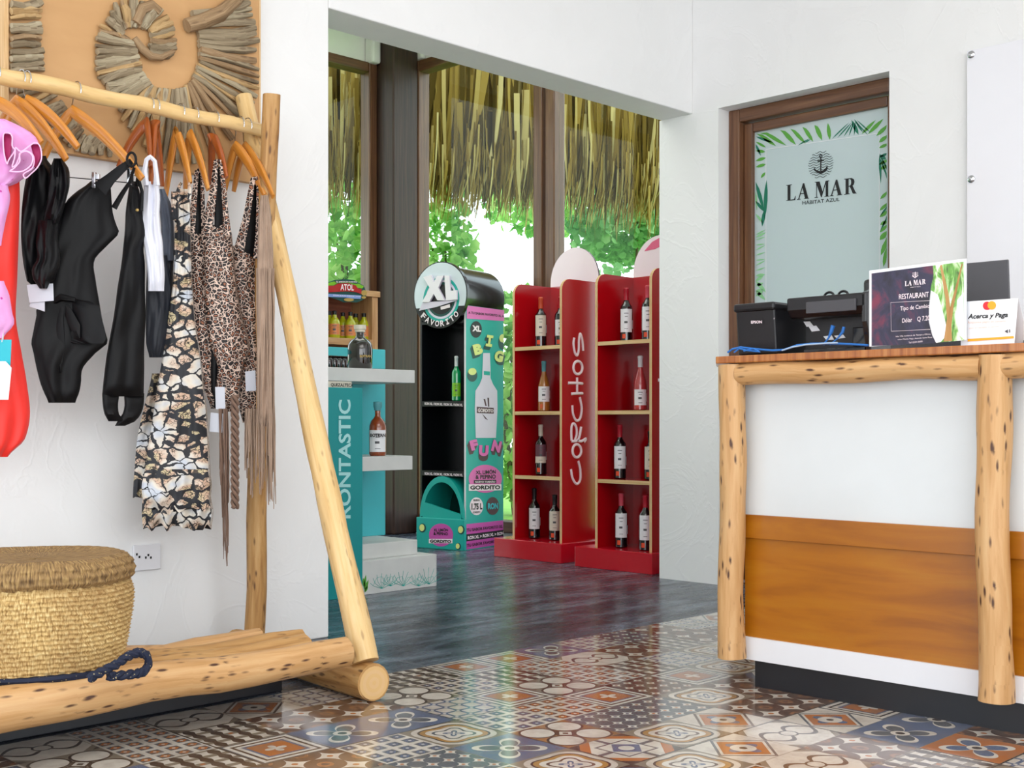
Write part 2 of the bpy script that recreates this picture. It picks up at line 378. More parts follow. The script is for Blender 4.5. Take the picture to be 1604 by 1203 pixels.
# patchwork tiles
def tiles():
    t = NT('patchwork_cement_tiles'); v = t.coord('Object'); s_ = t.node('ShaderNodeSeparateXYZ'); t.l.new(v, s_.inputs[0])
    S = .215
    X = t.m_('DIVIDE', t.m_('SUBTRACT', s_.outputs[0], 2.376), S); Y = t.m_('DIVIDE', t.m_('SUBTRACT', s_.outputs[1], 2.60), S)
    cx = t.m_('FLOOR', X); cy = t.m_('FLOOR', Y)
    fx = t.m_('SUBTRACT', t.m_('SUBTRACT', X, cx), .5); fy = t.m_('SUBTRACT', t.m_('SUBTRACT', Y, cy), .5)
    cv = t.node('ShaderNodeCombineXYZ'); t.l.new(cx, cv.inputs[0]); t.l.new(cy, cv.inputs[1])
    wn_ = t.node('ShaderNodeTexWhiteNoise', noise_dimensions='2D'); t.l.new(cv.outputs[0], wn_.inputs[0]); R = wn_.outputs[0]
    hs = t.node('ShaderNodeSeparateColor'); t.l.new(wn_.outputs[1], hs.inputs[0]); R2 = hs.outputs[1]; R3 = hs.outputs[2]
    m_ = t.m_
    ax = m_('ABSOLUTE', fx); ay = m_('ABSOLUTE', fy); man = m_('ADD', ax, ay); che = m_('MAXIMUM', ax, ay); mn = m_('MINIMUM', ax, ay)
    r = m_('SQRT', m_('ADD', m_('MULTIPLY', fx, fx), m_('MULTIPLY', fy, fy))); th = m_('ARCTAN2', fy, fx)
    lt = lambda a, b: m_('LESS_THAN', a, b)
    gt = lambda a, b: m_('GREATER_THAN', a, b)
    mul = lambda a, b: m_('MULTIPLY', a, b)
    band = lambda a, lo, hi: mul(gt(a, lo), lt(a, hi))
    def layer(base, *ls):
        c = base
        for mk, k in ls: c = t.mix(mk, c, k)
        return c
    W, K, O, B, T_, N_, G = '#e9e2d6', '#3a2b26', '#c27231', '#5b6f92', '#8d8272', '#5a3a2c', '#57616c'
    # accent varies from tile to tile
    acc = t.mix(lt(R2, .5), O, B); acc2 = t.mix(lt(R3, .5), N_, G); lite = t.mix(mul(R3, .35), W, '#b9aea0')
    # 1 nested diamond flower
    pet = lt(r, m_('MULTIPLY_ADD', m_('ABSOLUTE', m_('COSINE', mul(th, 2.0))), .20, .05))
    m1 = layer(lite, (lt(man, .5), acc2), (lt(man, .45), lite), (lt(man, .40), O), (pet, B), (lt(r, .16), lite), (lt(r, .05), K))
    # 2 orange field, blue petals on the diagonals
    pet2 = lt(r, m_('MULTIPLY_ADD', m_('ABSOLUTE', m_('SINE', mul(th, 2.0))), .42, .04))
    m2 = layer(acc, (pet2, W), (lt(r, m_('MULTIPLY_ADD', m_('ABSOLUTE', m_('SINE', mul(th, 2.0))), .34, .03)), t.mix(lt(R2, .5), B, G)), (lt(r, .12), W), (lt(r, .06), K))
    # repeated sub-grid coordinates
    def sub(n):
        gx = m_('SUBTRACT', m_('FRACT', m_('MULTIPLY_ADD', fx, n, n/2)), .5); gy = m_('SUBTRACT', m_('FRACT', m_('MULTIPLY_ADD', fy, n, n/2)), .5)
        return gx, gy, m_('ABSOLUTE', gx), m_('ABSOLUTE', gy)
    gx, gy, bx, by = sub(4.0)
    rr = m_('SQRT', m_('ADD', mul(gx, gx), mul(gy, gy)))
    cor = m_('SQRT', m_('ADD', m_('POWER', m_('SUBTRACT', .5, bx), 2.0), m_('POWER', m_('SUBTRACT', .5, by), 2.0)))
    m3 = layer(acc2, (gt(cor, .5), lite), (lt(rr, .1), acc))                      # astroids in small
    m4 = layer(lite, (lt(m_('MAXIMUM', bx, by), .34), acc2), (lt(m_('ADD', bx, by), .3), acc), (lt(rr, .09), W))
    # 5 big quatrefoil
    gx2, gy2, dx, dy = sub(1.0)
    cr2 = m_('SQRT', m_('ADD', m_('POWER', m_('SUBTRACT', .25, ax), 2.0), m_('POWER', m_('SUBTRACT', .25, ay), 2.0)))
    m5 = layer(t.mix(lt(R2, .5), '#a9713a', T_), (lt(cr2, .25), K), (lt(cr2, .215), W), (lt(man, .16), K), (lt(man, .11), W), (lt(man, .05), K))
    # 6 concentric wavy rings
    rw = m_('MULTIPLY_ADD', m_('COSINE', mul(th, 4.0)), .045, r)
    m6 = layer(T_, (lt(rw, .5), lite), (lt(rw, .42), K), (lt(rw, .39), '#b98a45'), (lt(rw, .32), W), (lt(rw, .24), acc2), (lt(rw, .2), W), (lt(rw, .1), B), (lt(rw, .04), W))
    # 7 large astroid stars, half-size
    hx, hy, ex, ey = sub(2.0)
    c7 = m_('SQRT', m_('ADD', m_('POWER', m_('SUBTRACT', .5, ex), 2.0), m_('POWER', m_('SUBTRACT', .5, ey), 2.0)))
    r7 = m_('SQRT', m_('ADD', mul(hx, hx), mul(hy, hy)))
    m7 = layer(N_, (gt(c7, .5), W), (lt(r7, .08), O), (mul(lt(c7, .2), gt(c7, .1)), '#a2683c'))
    # 8 bars and beads
    bars = lt(m_('SUBTRACT', bx, mul(m_('COSINE', mul(gy, 6.283)), .08)), .22)
    m8 = layer(T_, (lt(by, .3), W), (bars, K), (lt(che, .03), O))
    # 9 cross medallion
    m9 = layer(lite, (lt(mn, .035), acc2), (gt(man, .62), acc), (gt(man, .8), K), (lt(che, .28), G), (lt(che, .25), lite), (lt(man, .24), B), (lt(r, .1), W))
    # 10 arabesque arcs
    a10 = m_('ABSOLUTE', m_('SUBTRACT', fy, mul(m_('SINE', mul(fx, 6.283)), .22)))
    b10 = m_('ABSOLUTE', m_('ADD', fy, mul(m_('SINE', mul(fx, 6.283)), .22)))
    m10 = layer(W, (lt(a10, .035), K), (lt(b10, .035), K), (lt(r, .1), W), (band(r, .1, .13), K), (gt(man, .78), T_), (gt(man, .9), K))
    # 11 blue lattice
    m11 = layer(lite, (lt(m_('MINIMUM', bx, by), .1), B), (lt(rr, .2), B), (lt(rr, .1), W))
    # 12 nested rectangles
    m12 = layer(G, (lt(che, .46), W), (lt(che, .40), K), (lt(che, .36), lite), (lt(che, .30), B), (lt(che, .26), O), (lt(r, m_('MULTIPLY_ADD', m_('ABSOLUTE', m_('COSINE', mul(th, 2.0))), .12, .03)), W))
    ms = [m1, m5, m3, m7, m2, m6, m8, m4, m9, m10, m11, m12]
    c = ms[0]
    for i in range(1, 12): c = t.mix(gt(R, i/12), c, ms[i])
    # joints: thin between motifs, darker every third
    e1 = gt(che, .492); c = t.mix(mul(e1, .6), c, T_)
    qx = m_('FRACT', m_('DIVIDE', X, 3.0)); qy = m_('FRACT', m_('DIVIDE', Y, 3.0))
    jj = m_('MAXIMUM', lt(m_('MINIMUM', qx, m_('SUBTRACT', 1.0, qx)), .0045), lt(m_('MINIMUM', qy, m_('SUBTRACT', 1.0, qy)), .0045))
    c = t.mix(jj, c, '#2a2624')
    nz, _ = t.noise(v, 14, 5, .65); nn, _ = t.noise(v, 3, 3)
    c = t.mix(t.ramp(nz, [(.45, 0.0), (.75, .5)]), c, '#8a8074')
    c = t.mix(.28, c, '#6c5f55')
    return t.fin(c, m_('MULTIPLY_ADD', nn, .12, .06), spec=.8, coat=.3, coat_r=.12)
M['tiles'] = tiles()
# shop stuff
M['red'] = plain('red_gloss_laminate', '#b00814', .14, coat=.6, var=.05, sc_=3)
M['red_plinth'] = plain('red_plinth_laminate', '#c00c22', .22, coat=.5, var=.05, sc_=3)
M['ply_edge'] = wood('birch_ply_edge', '#c39a64', '#dcb888', '#ead0a6', 3, 80, .6, bump=0)
M['white_ink'] = plain('white_ink', '#f6e6ec', .5, var=.01)
M['black_ink'] = plain('black_ink', '#101014', .5, var=.01)
M['black_gloss'] = plain('black_gloss_panel', '#0d0e12', .22, coat=.5, var=.1)
M['black_plastic'] = plain('black_plastic', '#131317', .35, var=.15, sc_=30)
M['grey_plastic'] = plain('dark_grey_plastic', '#46464b', .4, var=.05)
M['teal'] = plain('teal_panel', '#16a79c', .35, var=.04, sc_=3)
M['teal_deep'] = plain('deep_teal_board', '#0d8f92', .4, var=.05, sc_=3)
M['turq'] = plain('turquoise_back_panel', '#46bcc6', .3, coat=.3, var=.08, sc_=2)
M['pink_panel'] = plain('pink_print', '#e06ab4', .4, var=.04)
M['magenta_panel'] = plain('magenta_print', '#c850a8', .4, var=.04)
M['lilac'] = plain('lilac_print', '#dcd2e4', .4, var=.04)
M['lime'] = plain('lime_print', '#dfe88a', .4, var=.03)
M['dark_teal'] = plain('dark_teal_print', '#0b4a45', .4, var=.03)
M['wine_print'] = plain('burgundy_print', '#54323e', .4, var=.03)
M['display_white'] = plain('whitewashed_board', '#cfd0ce', .5, var=.12, sc_=9)
M['turq_pale'] = plain('pale_turquoise_ink', '#a9dfe0', .45, var=.02)
M['blue_ban'] = plain('blue_banner_print', '#7f9cd8', .4, var=.1)
M['silver'] = plain('silver_print', '#d9e2ea', .25, metal=.2, var=.08)
M['wall_frost'] = plain('frosted_board', '#e9e9ef', .2, coat=.4, var=.01)
def glass(name, tint=(1, 1, 1), refl=.5):
    t = NT(name); tr = t.node('ShaderNodeBsdfTransparent'); gl = t.node('ShaderNodeBsdfGlossy'); fr = t.node('ShaderNodeFresnel'); mx = t.node('ShaderNodeMixShader')
    tr.inputs[0].default_value = tint+(1,); gl.inputs['Roughness'].default_value = .02; fr.inputs[0].default_value = 1.28
    gm = t.node('ShaderNodeNewGeometry'); t.l.new(t.m_('MULTIPLY', fr.outputs[0], t.m_('SUBTRACT', 1.0, gm.outputs['Backfacing'])), mx.inputs[0]); t.l.new(tr.outputs[0], mx.inputs[1]); t.l.new(gl.outputs[0], mx.inputs[2]); t.l.new(mx.outputs[0], t.out.inputs[0])
    return t.m
M['glass'] = glass('window_glass', (.93, .97, .95))
M['acrylic'] = glass('clear_acrylic', (.97, .98, .99))
def bglass(name, c, rough=.08): return plain(name, c, rough, coat=.8, var=.1, spec=.7)
M['wine_glass'] = bglass('dark_wine_glass', '#0c0a10')
M['rose_glass'] = bglass('rose_wine_glass', '#b0383c')
M['amber_glass'] = bglass('amber_wine_glass', '#a86a2c')
M['rum_glass'] = bglass('amber_rum_glass', '#8a3a0c')
M['rum_dark'] = bglass('dark_rum_glass', '#120806')
M['green_glass'] = bglass('green_bottle_glass', '#0c8f50')
M['yellow_glass'] = bglass('yellow_drink', '#b8b818')
for k, c in dict(cap_orange='#c8502c', cap_teal='#5aa0a8', cap_cream='#d8cfc0', cap_black='#141418', cap_red='#b0182c', cap_pink='#d04a5c', cap_white='#d8d6d8', label_cream='#d8d0c0', label_white='#e8e8ec', label_mauve='#6a4450', sticker='#e0502c', label_green='#7ab81c', label_orange='#d8824c', gold='#b0924c').items():
    M[k] = plain(k.replace('cap_', 'foil_'), c, .4, var=.04)
# translucent frosted pane
t = NT('frosted_door_film'); df = t.node('ShaderNodeBsdfDiffuse'); tl = t.node('ShaderNodeBsdfTranslucent'); mx = t.node('ShaderNodeMixShader'); gl = t.node('ShaderNodeBsdfGlossy'); mx2 = t.node('ShaderNodeMixShader')
df.inputs[0].default_value = lin('#d5dcdf'); tl.inputs[0].default_value = lin('#c4ced2'); mx.inputs[0].default_value = .45; gl.inputs['Roughness'].default_value = .12; mx2.inputs[0].default_value = .06
t.l.new(df.outputs[0], mx.inputs[1]); t.l.new(tl.outputs[0], mx.inputs[2]); t.l.new(mx.outputs[0], mx2.inputs[1]); t.l.new(gl.outputs[0], mx2.inputs[2]); t.l.new(mx2.outputs[0], t.out.inputs[0]); M['frost'] = t.m
def leafmat(name, a, b, c):
    t = NT(name); v = t.coord('Object'); f, _ = t.noise(v, 2.5, 3); g, _ = t.noise(v, 11, 2)
    cc = t.ramp(f, [(.35, a), (.55, b), (.7, c)]); df = t.node('ShaderNodeBsdfDiffuse'); tl = t.node('ShaderNodeBsdfTranslucent'); mx = t.node('ShaderNodeMixShader')
    t.l.new(cc, df.inputs[0]); t.l.new(cc, tl.inputs[0]); mx.inputs[0].default_value = .45; t.l.new(df.outputs[0], mx.inputs[1]); t.l.new(tl.outputs[0], mx.inputs[2]); t.l.new(mx.outputs[0], t.out.inputs[0]); return t.m
M['leaf'] = leafmat('sea_grape_leaves', '#5aa044', '#a8d47a', '#e0f0a8')
M['leaf2'] = leafmat('bluish_green_leaves', '#4a8c48', '#94c484', '#d4eabc')
t = NT('dry_palm_thatch'); v = t.coord('UV', (1, 1, 1)); s_ = t.node('ShaderNodeSeparateXYZ'); t.l.new(v, s_.inputs[0])
cc = t.ramp(s_.outputs[0], [(.0, '#463719'), (.35, '#80652e'), (.7, '#a88a46'), (1.0, '#d8c287')]); df = t.node('ShaderNodeBsdfDiffuse'); tl = t.node('ShaderNodeBsdfTranslucent'); mx = t.node('ShaderNodeMixShader')
t.l.new(cc, df.inputs[0]); t.l.new(cc, tl.inputs[0]); mx.inputs[0].default_value = .3; t.l.new(df.outputs[0], mx.inputs[1]); t.l.new(tl.outputs[0], mx.inputs[2]); t.l.new(mx.outputs[0], t.out.inputs[0]); M['thatch'] = t.m
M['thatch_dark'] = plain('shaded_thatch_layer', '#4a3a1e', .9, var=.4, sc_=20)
M['grass'] = plain('lawn', '#8ac04c', .9, var=.3, sc_=8)
M['bark'] = plain('branch_bark', '#6a5844', .9, var=.3)
M['green_a'] = plain('leaf_print_green', '#57a03a', .4, var=.1); M['green_b'] = plain('leaf_print_dark_green', '#12745a', .4, var=.1); M['green_c'] = plain('leaf_print_pale_green', '#8cc890', .4, var=.1)
M['blue_cable'] = plain('blue_network_cable', '#2a74c8', .4); M['pale_cable'] = plain('pale_blue_cable', '#a8c4e0', .4)
M['crate'] = wood('crate_timber', '#a8784c', '#c79a6c', '#dcb88c', 3, 40, .6)
M['crate_in'] = wood('crate_inner_timber', '#7a4230', '#96543c', '#b06e50', 3, 30, .6)

# ================================================================== STRUCTURE
YA, XB, WT = 3.95, 5.30, .21       # wall planes
b = MB(); b.box((-3, -4.5, -.05), (5.9, 3.24, 0)); struct('floor', b, M['tiles'])
b = MB(); b.box((-3, 3.24, -.05), (6.3, 7.45, 0)); struct('floor', b, M['slate'])
b = MB()
b.box((-3, YA, 0), (2.93, YA+WT, 3.45)); b.box((2.93, YA, 2.478), (XB+.2, YA+WT, 3.45))
b.box((XB+.2, YA, 0), (6.3, YA+WT, 3.45))
struct('wall_left', b, M['plaster'], bevel=.006)
b = MB()
b.box((XB, 3.783, 0), (XB+.2, YA+WT+.01, 2.478)); b.box((XB, 2.82, 2.478), (XB+.2, YA-.001, 3.45)); b.box((XB, -4.5, 0), (XB+.2, 2.82, 3.45))
struct('wall_right', b, M['plaster'])
b = MB(); b.box((-3, -4.5, 3.45), (5.5, YA+WT, 3.55)); struct('ceiling', b, M['white_paint'])
b = MB(); b.box((1.4, YA+WT, 3.92), (6.4, 7.6, 4.0)); struct('ceiling', b, M['white_paint'])
WBY, WRX = 7.40, 6.20   # shop window planes
b = MB(); b.box((1.4, WBY, 3.56), (6.0, WBY+.15, 3.92)); b.box((1.4, WBY, 0), (6.0, WBY+.15, .10)); b.box((1.4, WBY, 0), (3.2, WBY+.15, 3.56))
struct('wall_back', b, M['white_paint'])
b = MB(); b.box((WRX, YA+WT, 3.60), (WRX+.15, 7.2, 3.92)); b.box((WRX, YA+WT, 0), (WRX+.15, 7.2, .06)); b.box((WRX, YA+WT, 0), (WRX+.15, 4.5, 3.6))
struct('wall_shop_right', b, M['white_paint'])
b = MB(); b.box((1.4, YA+WT, 0), (1.5, 7.4, 3.92)); struct('wall_shop_left', b, M['white_paint'])
# outdoor ground
b = MB(); b.box((-12, 7.56, -.2), (30, 34, -.06)); b.box((6.36, -6, -.2), (30, 7.55, -.06)); struct('ground', b, M['grass'])
# column
c = MB(); c.box((5.905, 7.16, 0), (6.148, 7.41, 3.92)); 
col_o = c.build('timber_column', M['column'], None, bevel=.012); tag(col_o, 'dark stained timber corner column between the tall shop windows', 'column')
b = MB(); b.box((5.82, 7.30, 3.55), (5.905, 7.40, 3.92)); b.box((6.150, 7.12, 3.61), (6.2, 7.4, 3.92)); struct('trim_1', b, M['white_paint'], bevel=.02)
# windows
def window_y(n, x0, x1, y, z0, z1, muls=()):
    f = MB(); w_ = .075
    f.box((x0, y-.05, z0), (x0+w_, y+.06, z1)); f.box((x1-w_, y-.05, z0), (x1, y+.06, z1)); ed = [x0+w_]+[q+sg*w_/2 for q in muls for sg in (-1, 1)]+[x1-w_]
    for i in range(0, len(ed), 2): f.box((ed[i], y-.05, z1-w_), (ed[i+1], y+.06, z1)); f.box((ed[i], y-.05, z0), (ed[i+1], y+.06, z0+w_))
    for q in muls: f.box((q-w_/2, y-.05, z0), (q+w_/2, y+.06, z1))
    o = struct('window_%d' % n, f, M['brown_frame'], bevel=.008)
    g = MB(); g.box((x0+w_, y, z0+w_), (x1-w_, y+.008, z1-w_)); struct('window_pane', g, M['glass'], o)
def window_x(n, y0, y1, x, z0, z1):
    f = MB(); w_ = .085
    f.box((x-.05, y0, z0), (x+.06, y0+w_, z1)); f.box((x-.05, y1-w_, z0), (x+.06, y1, z1)); f.box((x-.05, y0+w_, z1-w_), (x+.06, y1-w_, z1)); f.box((x-.05, y0+w_, z0), (x+.06, y1-w_, z0+w_))
    o = struct('window_%d' % n, f, M['brown_frame'], bevel=.008)
    g = MB(); g.box((x, y0+w_, z0+w_), (x+.008, y1-w_, z1-w_)); struct('window_pane', g, M['glass'], o)
window_y(1, 3.2, 5.903, WBY, .10, 3.56, (4.5,))
window_x(2, 5.86, 7.24, WRX, .06, 3.60)
window_x(3, 4.5, 5.83, WRX, .06, 3.60)
# door with frosted film
fr = MB(); XF = 5.39
fr.box((XF, 3.715, 0), (XF+.10, 3.783, 2.478)); fr.box((XF, 2.822, 0), (XF+.10, 2.87, 2.478)); fr.box((XF, 2.87, 2.41), (XF+.10, 3.715, 2.478))
door = struct('door_1', fr, M['brown_frame'], bevel=.006)
lf = MB(); XG = 5.45
lf.box((XG-.02, 3.66, .02), (XG+.03, 3.7145, 2.405)); lf.box((XG-.02, 2.84, .02), (XG+.03, 2.90, 2.405)); lf.box((XG-.02, 2.90, 2.355), (XG+.03, 3.66, 2.405)); lf.box((XG-.02, 2.90, .02), (XG+.03, 3.66, .12))
leaf = struct('door_leaf', lf, M['brown_frame'], door, bevel=.006)
gp = MB(); gp.box((XG, 2.90, .12), (XG+.008, 3.66, 2.355)); pane = struct('door_pane', gp, M['frost'], leaf)
DO = Vector((XG-.001, 3, 1)); DN = Vector((-1, 0, 0))
def dpoly(mb, pts, o, n, off=.001, th=.0006, mi=0):
    mb.prism([hit(a, c_, o, n)+n*off for a, c_ in pts], n*th, mi)
# lighter inner field
# palm leaves printed around the border
lv = {0: MB(), 1: MB(), 2: MB()}
def blade(mb, x0, y0, x1, y1, wpx, o=DO, n=DN, off=.0012, xlim=(1183, 1389), ylim=(180, 480)):
    dx, dy = x1-x0, y1-y0; L_ = math.hypot(dx, dy); nx, ny = -dy/L_, dx/L_
    pts = []
    for s_, sg in ((0, 0), (.25, .8), (.5, 1), (.75, .7), (1, 0), (.75, -.7), (.5, -1), (.25, -.8)):
        X = x0+dx*s_+nx*sg*wpx/2; Y = y0+dy*s_+ny*sg*wpx/2
        top = 209-.1485*(X-1181.5)+1
        pts.append((min(max(X, xlim[0]), xlim[1]), max(Y, top)))
    dpoly(mb, pts, o, n, off)
for a in [(1200,231,1184,222,4),(1216,229,1185,207,6),(1232,228,1190,203,6),(1247,227,1222,200,7),(1262,225,1238,199,6),(1274,222,1257,196,6),(1288,220,1276,192,7),(1300,219,1297,192,6),
          (1373,213,1391,196,6),(1377,223,1391,212,6),(1377,232,1392,225,5),(1377,258,1392,250,5),(1379,265,1391,259,6),(1379,312,1391,300,5),(1378,330,1391,318,5),(1378,340,1392,330,6),(1379,352,1391,346,6),(1378,364,1391,352,5),
          (1378,376,1391,362,8),(1380,400,1391,372,7),(1384,418,1389,388,6),(1199,238,1184,236,5),(1200,247,1184,252,5),(1200,257,1184,262,5),(1199,270,1192,279,4),(1360,210,1384,186,6),(1350,210,1372,188,5)]:
    blade(lv[0], *a)
for a in [(1345,211,1334,188,6),(1352,208,1338,186,3),(1184,214,1212,224,4),(1184,226,1192,244,4),(1201,282,1198,345,6),(1184,285,1197,330,6),(1197,330,1194,355,5),(1184,315,1198,332,5),(1378,240,1380,287,4),
          (1391,266,1378,243,3),(1391,280,1379,248,3),(1388,250,1378,242,6),(1391,240,1378,246,4),(1391,323,1379,338,3),(1391,338,1379,362,3)]:
    blade(lv[1], *a)
for i in range(13):
    y_ = 362+i*8
    blade(lv[2], 1184, y_+6, 1199 if i < 9 else 1196, y_-2+(i % 3)*3, 2.2 if i < 8 else 5)
for a in [(1184,335,1196,350,4),(1184,372,1200,364,4),(1184,440,1200,458,6),(1184,455,1199,470,6),(1184,300,1186,330,3)]: blade(lv[2], *a)
# outline fronds at the top
for a in [(1303,218,1330,192,2),(1312,216,1334,192,2),(1322,214,1336,192,2),(1330,213,1338,190,2),(1338,212,1340,190,2),(1360,212,1340,190,2),(1364,208,1342,188,2),(1250,228,1268,217,2),(1270,218,1260,224,2)]: blade(lv[1], *a)
for k, mm in ((0, 'green_a'), (1, 'green_b'), (2, 'green_c')): lv[k].build('palm_leaf_print', M[mm], pane)
ef = MB()
for (x0, y0, x1, y1) in [(1199.5, 234, 1200.5, 500), (1377, 209, 1378, 440)]:
    dpoly(ef, [(x0, y0), (x1, y0), (x1, y1), (x0, y1)], DO, DN, .0008)
dpoly(ef, [(1200, 233.5), (1378, 208), (1378, 209), (1200, 234.5)], DO, DN, .0008)
ef.build('print_border', M['white_strip'], pane)
# serif lettering helpers
SER = {
 'L': [[(.08,0),(.92,0),(.96,.26),(.92,.26),(.80,.06),(.46,.06),(.46,.95),(.60,.97),(.60,1),(.05,1),(.05,.97),(.18,.95),(.18,.05),(.05,.03),(.05,0)]],
 'A': [[(0,0),(.30,0),(.30,.03),(.19,.05),(.52,.90),(.50,1),(.10,.05),(0,.03)],[(.24,.33),(.62,.33),(.62,.38),(.24,.38)],[(.50,1),(.60,1),(.93,.05),(1,.03),(1,0),(.57,0),(.57,.03),(.66,.05),(.44,.76)]],
 'M': [[(0,0),(.26,0),(.26,.03),(.17,.05),(.17,.78),(.47,.0),(.52,0),(.80,.82),(.80,.05),(.70,.03),(.70,0),(1.06,0),(1.06,.03),(.98,.05),(.98,.95),(1.06,.97),(1.06,1),(.80,1),(.58,.36),(.36,1),(.02,1),(.02,.97),(.12,.95),(.12,.05),(0,.03)]],
 'R': [[(.05,0),(.52,0),(.52,.03),(.42,.05),(.42,1),(.05,1),(.05,.97),(.18,.95),(.18,.05),(.05,.03)],[(.42,1),(.66,1),(.84,.90),(.88,.74),(.82,.58),(.66,.49),(.42,.47),(.42,.52),(.54,.54),(.60,.62),(.62,.74),(.60,.88),(.52,.95),(.42,.95)],[(.50,.50),(.72,.52),(.98,.06),(1.05,.03),(1.05,0),(.82,0),(.74,.03)]],
}
def serif(mb, word, q, off, gaps=None):
    TL, TR, BR, BL = [Vector(p) for p in q]; off = Vector(off)
    tot = sum({' ': .35, 'M': 1.18, 'L': .92}.get(ch, 1.04) for ch in word); x = 0
    for ch in word:
        w_ = {' ': .35, 'M': 1.18, 'L': .92}.get(ch, 1.04)
        if ch != ' ':
            for poly in SER[ch]:
                pts = []
                for (u_, v_) in poly:
                    u = (x+u_*w_*.92)/tot
                    pts.append(BL.lerp(BR, u).lerp(TL.lerp(TR, u), v_)+off)
                mb.prism(pts, off.normalized()*.0006)
        x += w_
ink = MB()
serif(ink, 'LA MAR', quadpx([(1231,290),(1343,278),(1343,303),(1231,315)], DO, DN), DN*.0015)
text(ink, 'HÁBITAT AZUL', quadpx([(1257,313.5),(1315.5,308),(1315.5,315),(1257,321)], DO, DN), DN*.0015, .01)
# waves and anchor
def wline(mb, pts, wpx, o=DO, n=DN, off=.0015):
    P3 = [hit(a, c_, o, n)+n*off for a, c_ in pts]; r = wpx/2*(P3[0]-CAM).length/FPX
    mb.tube(P3, r, 4)
for i in range(11):
    yy = 238.5+i*3.85; hw = 19.5*sqrt(max(0, 1-((yy-258)/21.5)**2))
    pts = [(1286-hw+2*hw*k/16, yy+1.2*sin((1286-hw+2*hw*k/16)*.62)-.1*((1286-hw+2*hw*k/16)-1286)) for k in range(17)]
    wline(ink, pts, .8)
wline(ink, [(1286, 246), (1286, 269)], 2.2, off=.002); wline(ink, [(1281, 252.5), (1291, 251)], 1.8, off=.002)
wline(ink, [(1286+2.2*cos(a*pi/5), 245+2.2*sin(a*pi/5)) for a in range(11)], 1.3, off=.002)
ink.prism([hit(a, c_, DO, DN)+DN*.002 for a, c_ in [(1275,262),(1278.5,266),(1283,268),(1286,268),(1290,267),(1294,263),(1296,259.5),(1297,264),(1294,268.5),(1289,271.5),(1286,272.5),(1281,271),(1276,267.5)]], DN*.0008)
ink.build('lettering', M['black_ink'], pane)

# ================================================================== OUTDOORS
def blades(mb, n, a, bb, z0, z1, depth, wr, seed):
    rnd = random.Random(seed); a = Vector(a); bb = Vector(bb); d = (bb-a); nrm = Vector((d.y, -d.x, 0)).normalized()*-1
    dn = d.normalized()
    for i in range(n):
        t_ = rnd.random(); base = a+d*t_; top = z1+rnd.uniform(-.15, .15); bot = z0+rnd.uniform(-.18, .22)*rnd.random()**.6*1.4
        st = rnd.uniform(0, .55)*(z1-z0); top -= st
        lean = rnd.gauss(0, .16); dd = rnd.uniform(0, depth); w_ = rnd.uniform(*wr); tw = rnd.uniform(-.8, .8)
        wv = (dn*cos(tw)+nrm*sin(tw))*w_/2; pts = []
        for k in range(5):
            s_ = k/4; ww = wv*(1.0 if k < 2 else (.9, .6, .06)[k-2])
            p = base+nrm*(dd+ .12*s_*s_)+dn*(lean*s_*s_*(top-bot)*.6)+Vector((0, 0, top+(bot-top)*s_))
            pts += [p-ww, p+ww]
        ru = rnd.random()
        mb.add(pts, [(2*k, 2*k+1, 2*k+3, 2*k+2) for k in range(4)], [[(ru, st*.1)]*4]*4)
A_, B_ = Vector((4.6, 8.95, 0)), Vector((9.6, 6.75, 0))
tr = thing('thatched_eave', 'dry palm thatch eave hanging outside above the tall shop windows', 'thatched roof', (7, 7.9, 2.9))
m = MB(); blades(m, 1700, A_, B_, 2.85, 4.7, .25, (.02, .075), 3); blades(m, 1500, A_, B_, 2.72, 3.5, .22, (.008, .022), 4); f_ = m.build('palm_thatch', M['thatch'], tr); f_['kind'] = 'stuff'
d_ = (B_-A_).normalized(); n_ = Vector((-d_.y, d_.x, 0))
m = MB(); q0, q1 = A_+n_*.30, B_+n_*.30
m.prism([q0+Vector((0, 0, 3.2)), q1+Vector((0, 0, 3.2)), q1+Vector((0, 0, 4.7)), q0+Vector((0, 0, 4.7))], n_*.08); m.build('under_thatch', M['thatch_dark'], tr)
def shrub(name, c, rad, n, size, mat, label, cat='shrub', seed=1, trunk=True, group=None):
    rnd = random.Random(seed); c = Vector(c); rad = Vector(rad); t_ = thing(name, label, cat, (c.x, c.y, -.06), 0, group); m = MB()
    for i in range(n):
        while True:
            q = Vector((rnd.uniform(-1, 1), rnd.uniform(-1, 1), rnd.uniform(-1, 1)))
            if q.length < 1: break
        p = c+Vector((q.x*rad.x, q.y*rad.y, q.z*rad.z)); s_ = size*rnd.uniform(.6, 1.3)
        nn = Vector((rnd.gauss(0, 1), rnd.gauss(0, 1), rnd.gauss(0, 1)+.6)).normalized(); e = nn.cross(Vector((rnd.random(), rnd.random(), .2))).normalized(); g = nn.cross(e)
        ring = [p+e*(cos(k*pi/3)*s_)+g*(sin(k*pi/3)*s_*.85)+nn*(.12*s_*cos(2*k*pi/3)) for k in range(6)]
        m.add(ring+[p], [(k, (k+1) % 6, 6) for k in range(6)])
    fo = m.build('foliage', mat, t_, smooth=True)
    if trunk:
        b_ = MB()
        for k in range(4 if 'tree' not in name else 1):
            e_ = c+Vector((rnd.uniform(-.6, .6)*rad.x, rnd.uniform(-.6, .6)*rad.y, rad.z*.5)); st = Vector((c.x+rnd.uniform(-.1, .1), c.y+rnd.uniform(-.1, .1), -.06))
            b_.tube([st, st.lerp(e_, .5)+Vector((rnd.uniform(-.1, .1), rnd.uniform(-.1, .1), 0)), e_], [.035, .025, .01], 7)
        b_.build('branches', M['bark'], t_, smooth=True)
    return t_
def at(px, D): p = P(px, 600, D); return (p.x, p.y)
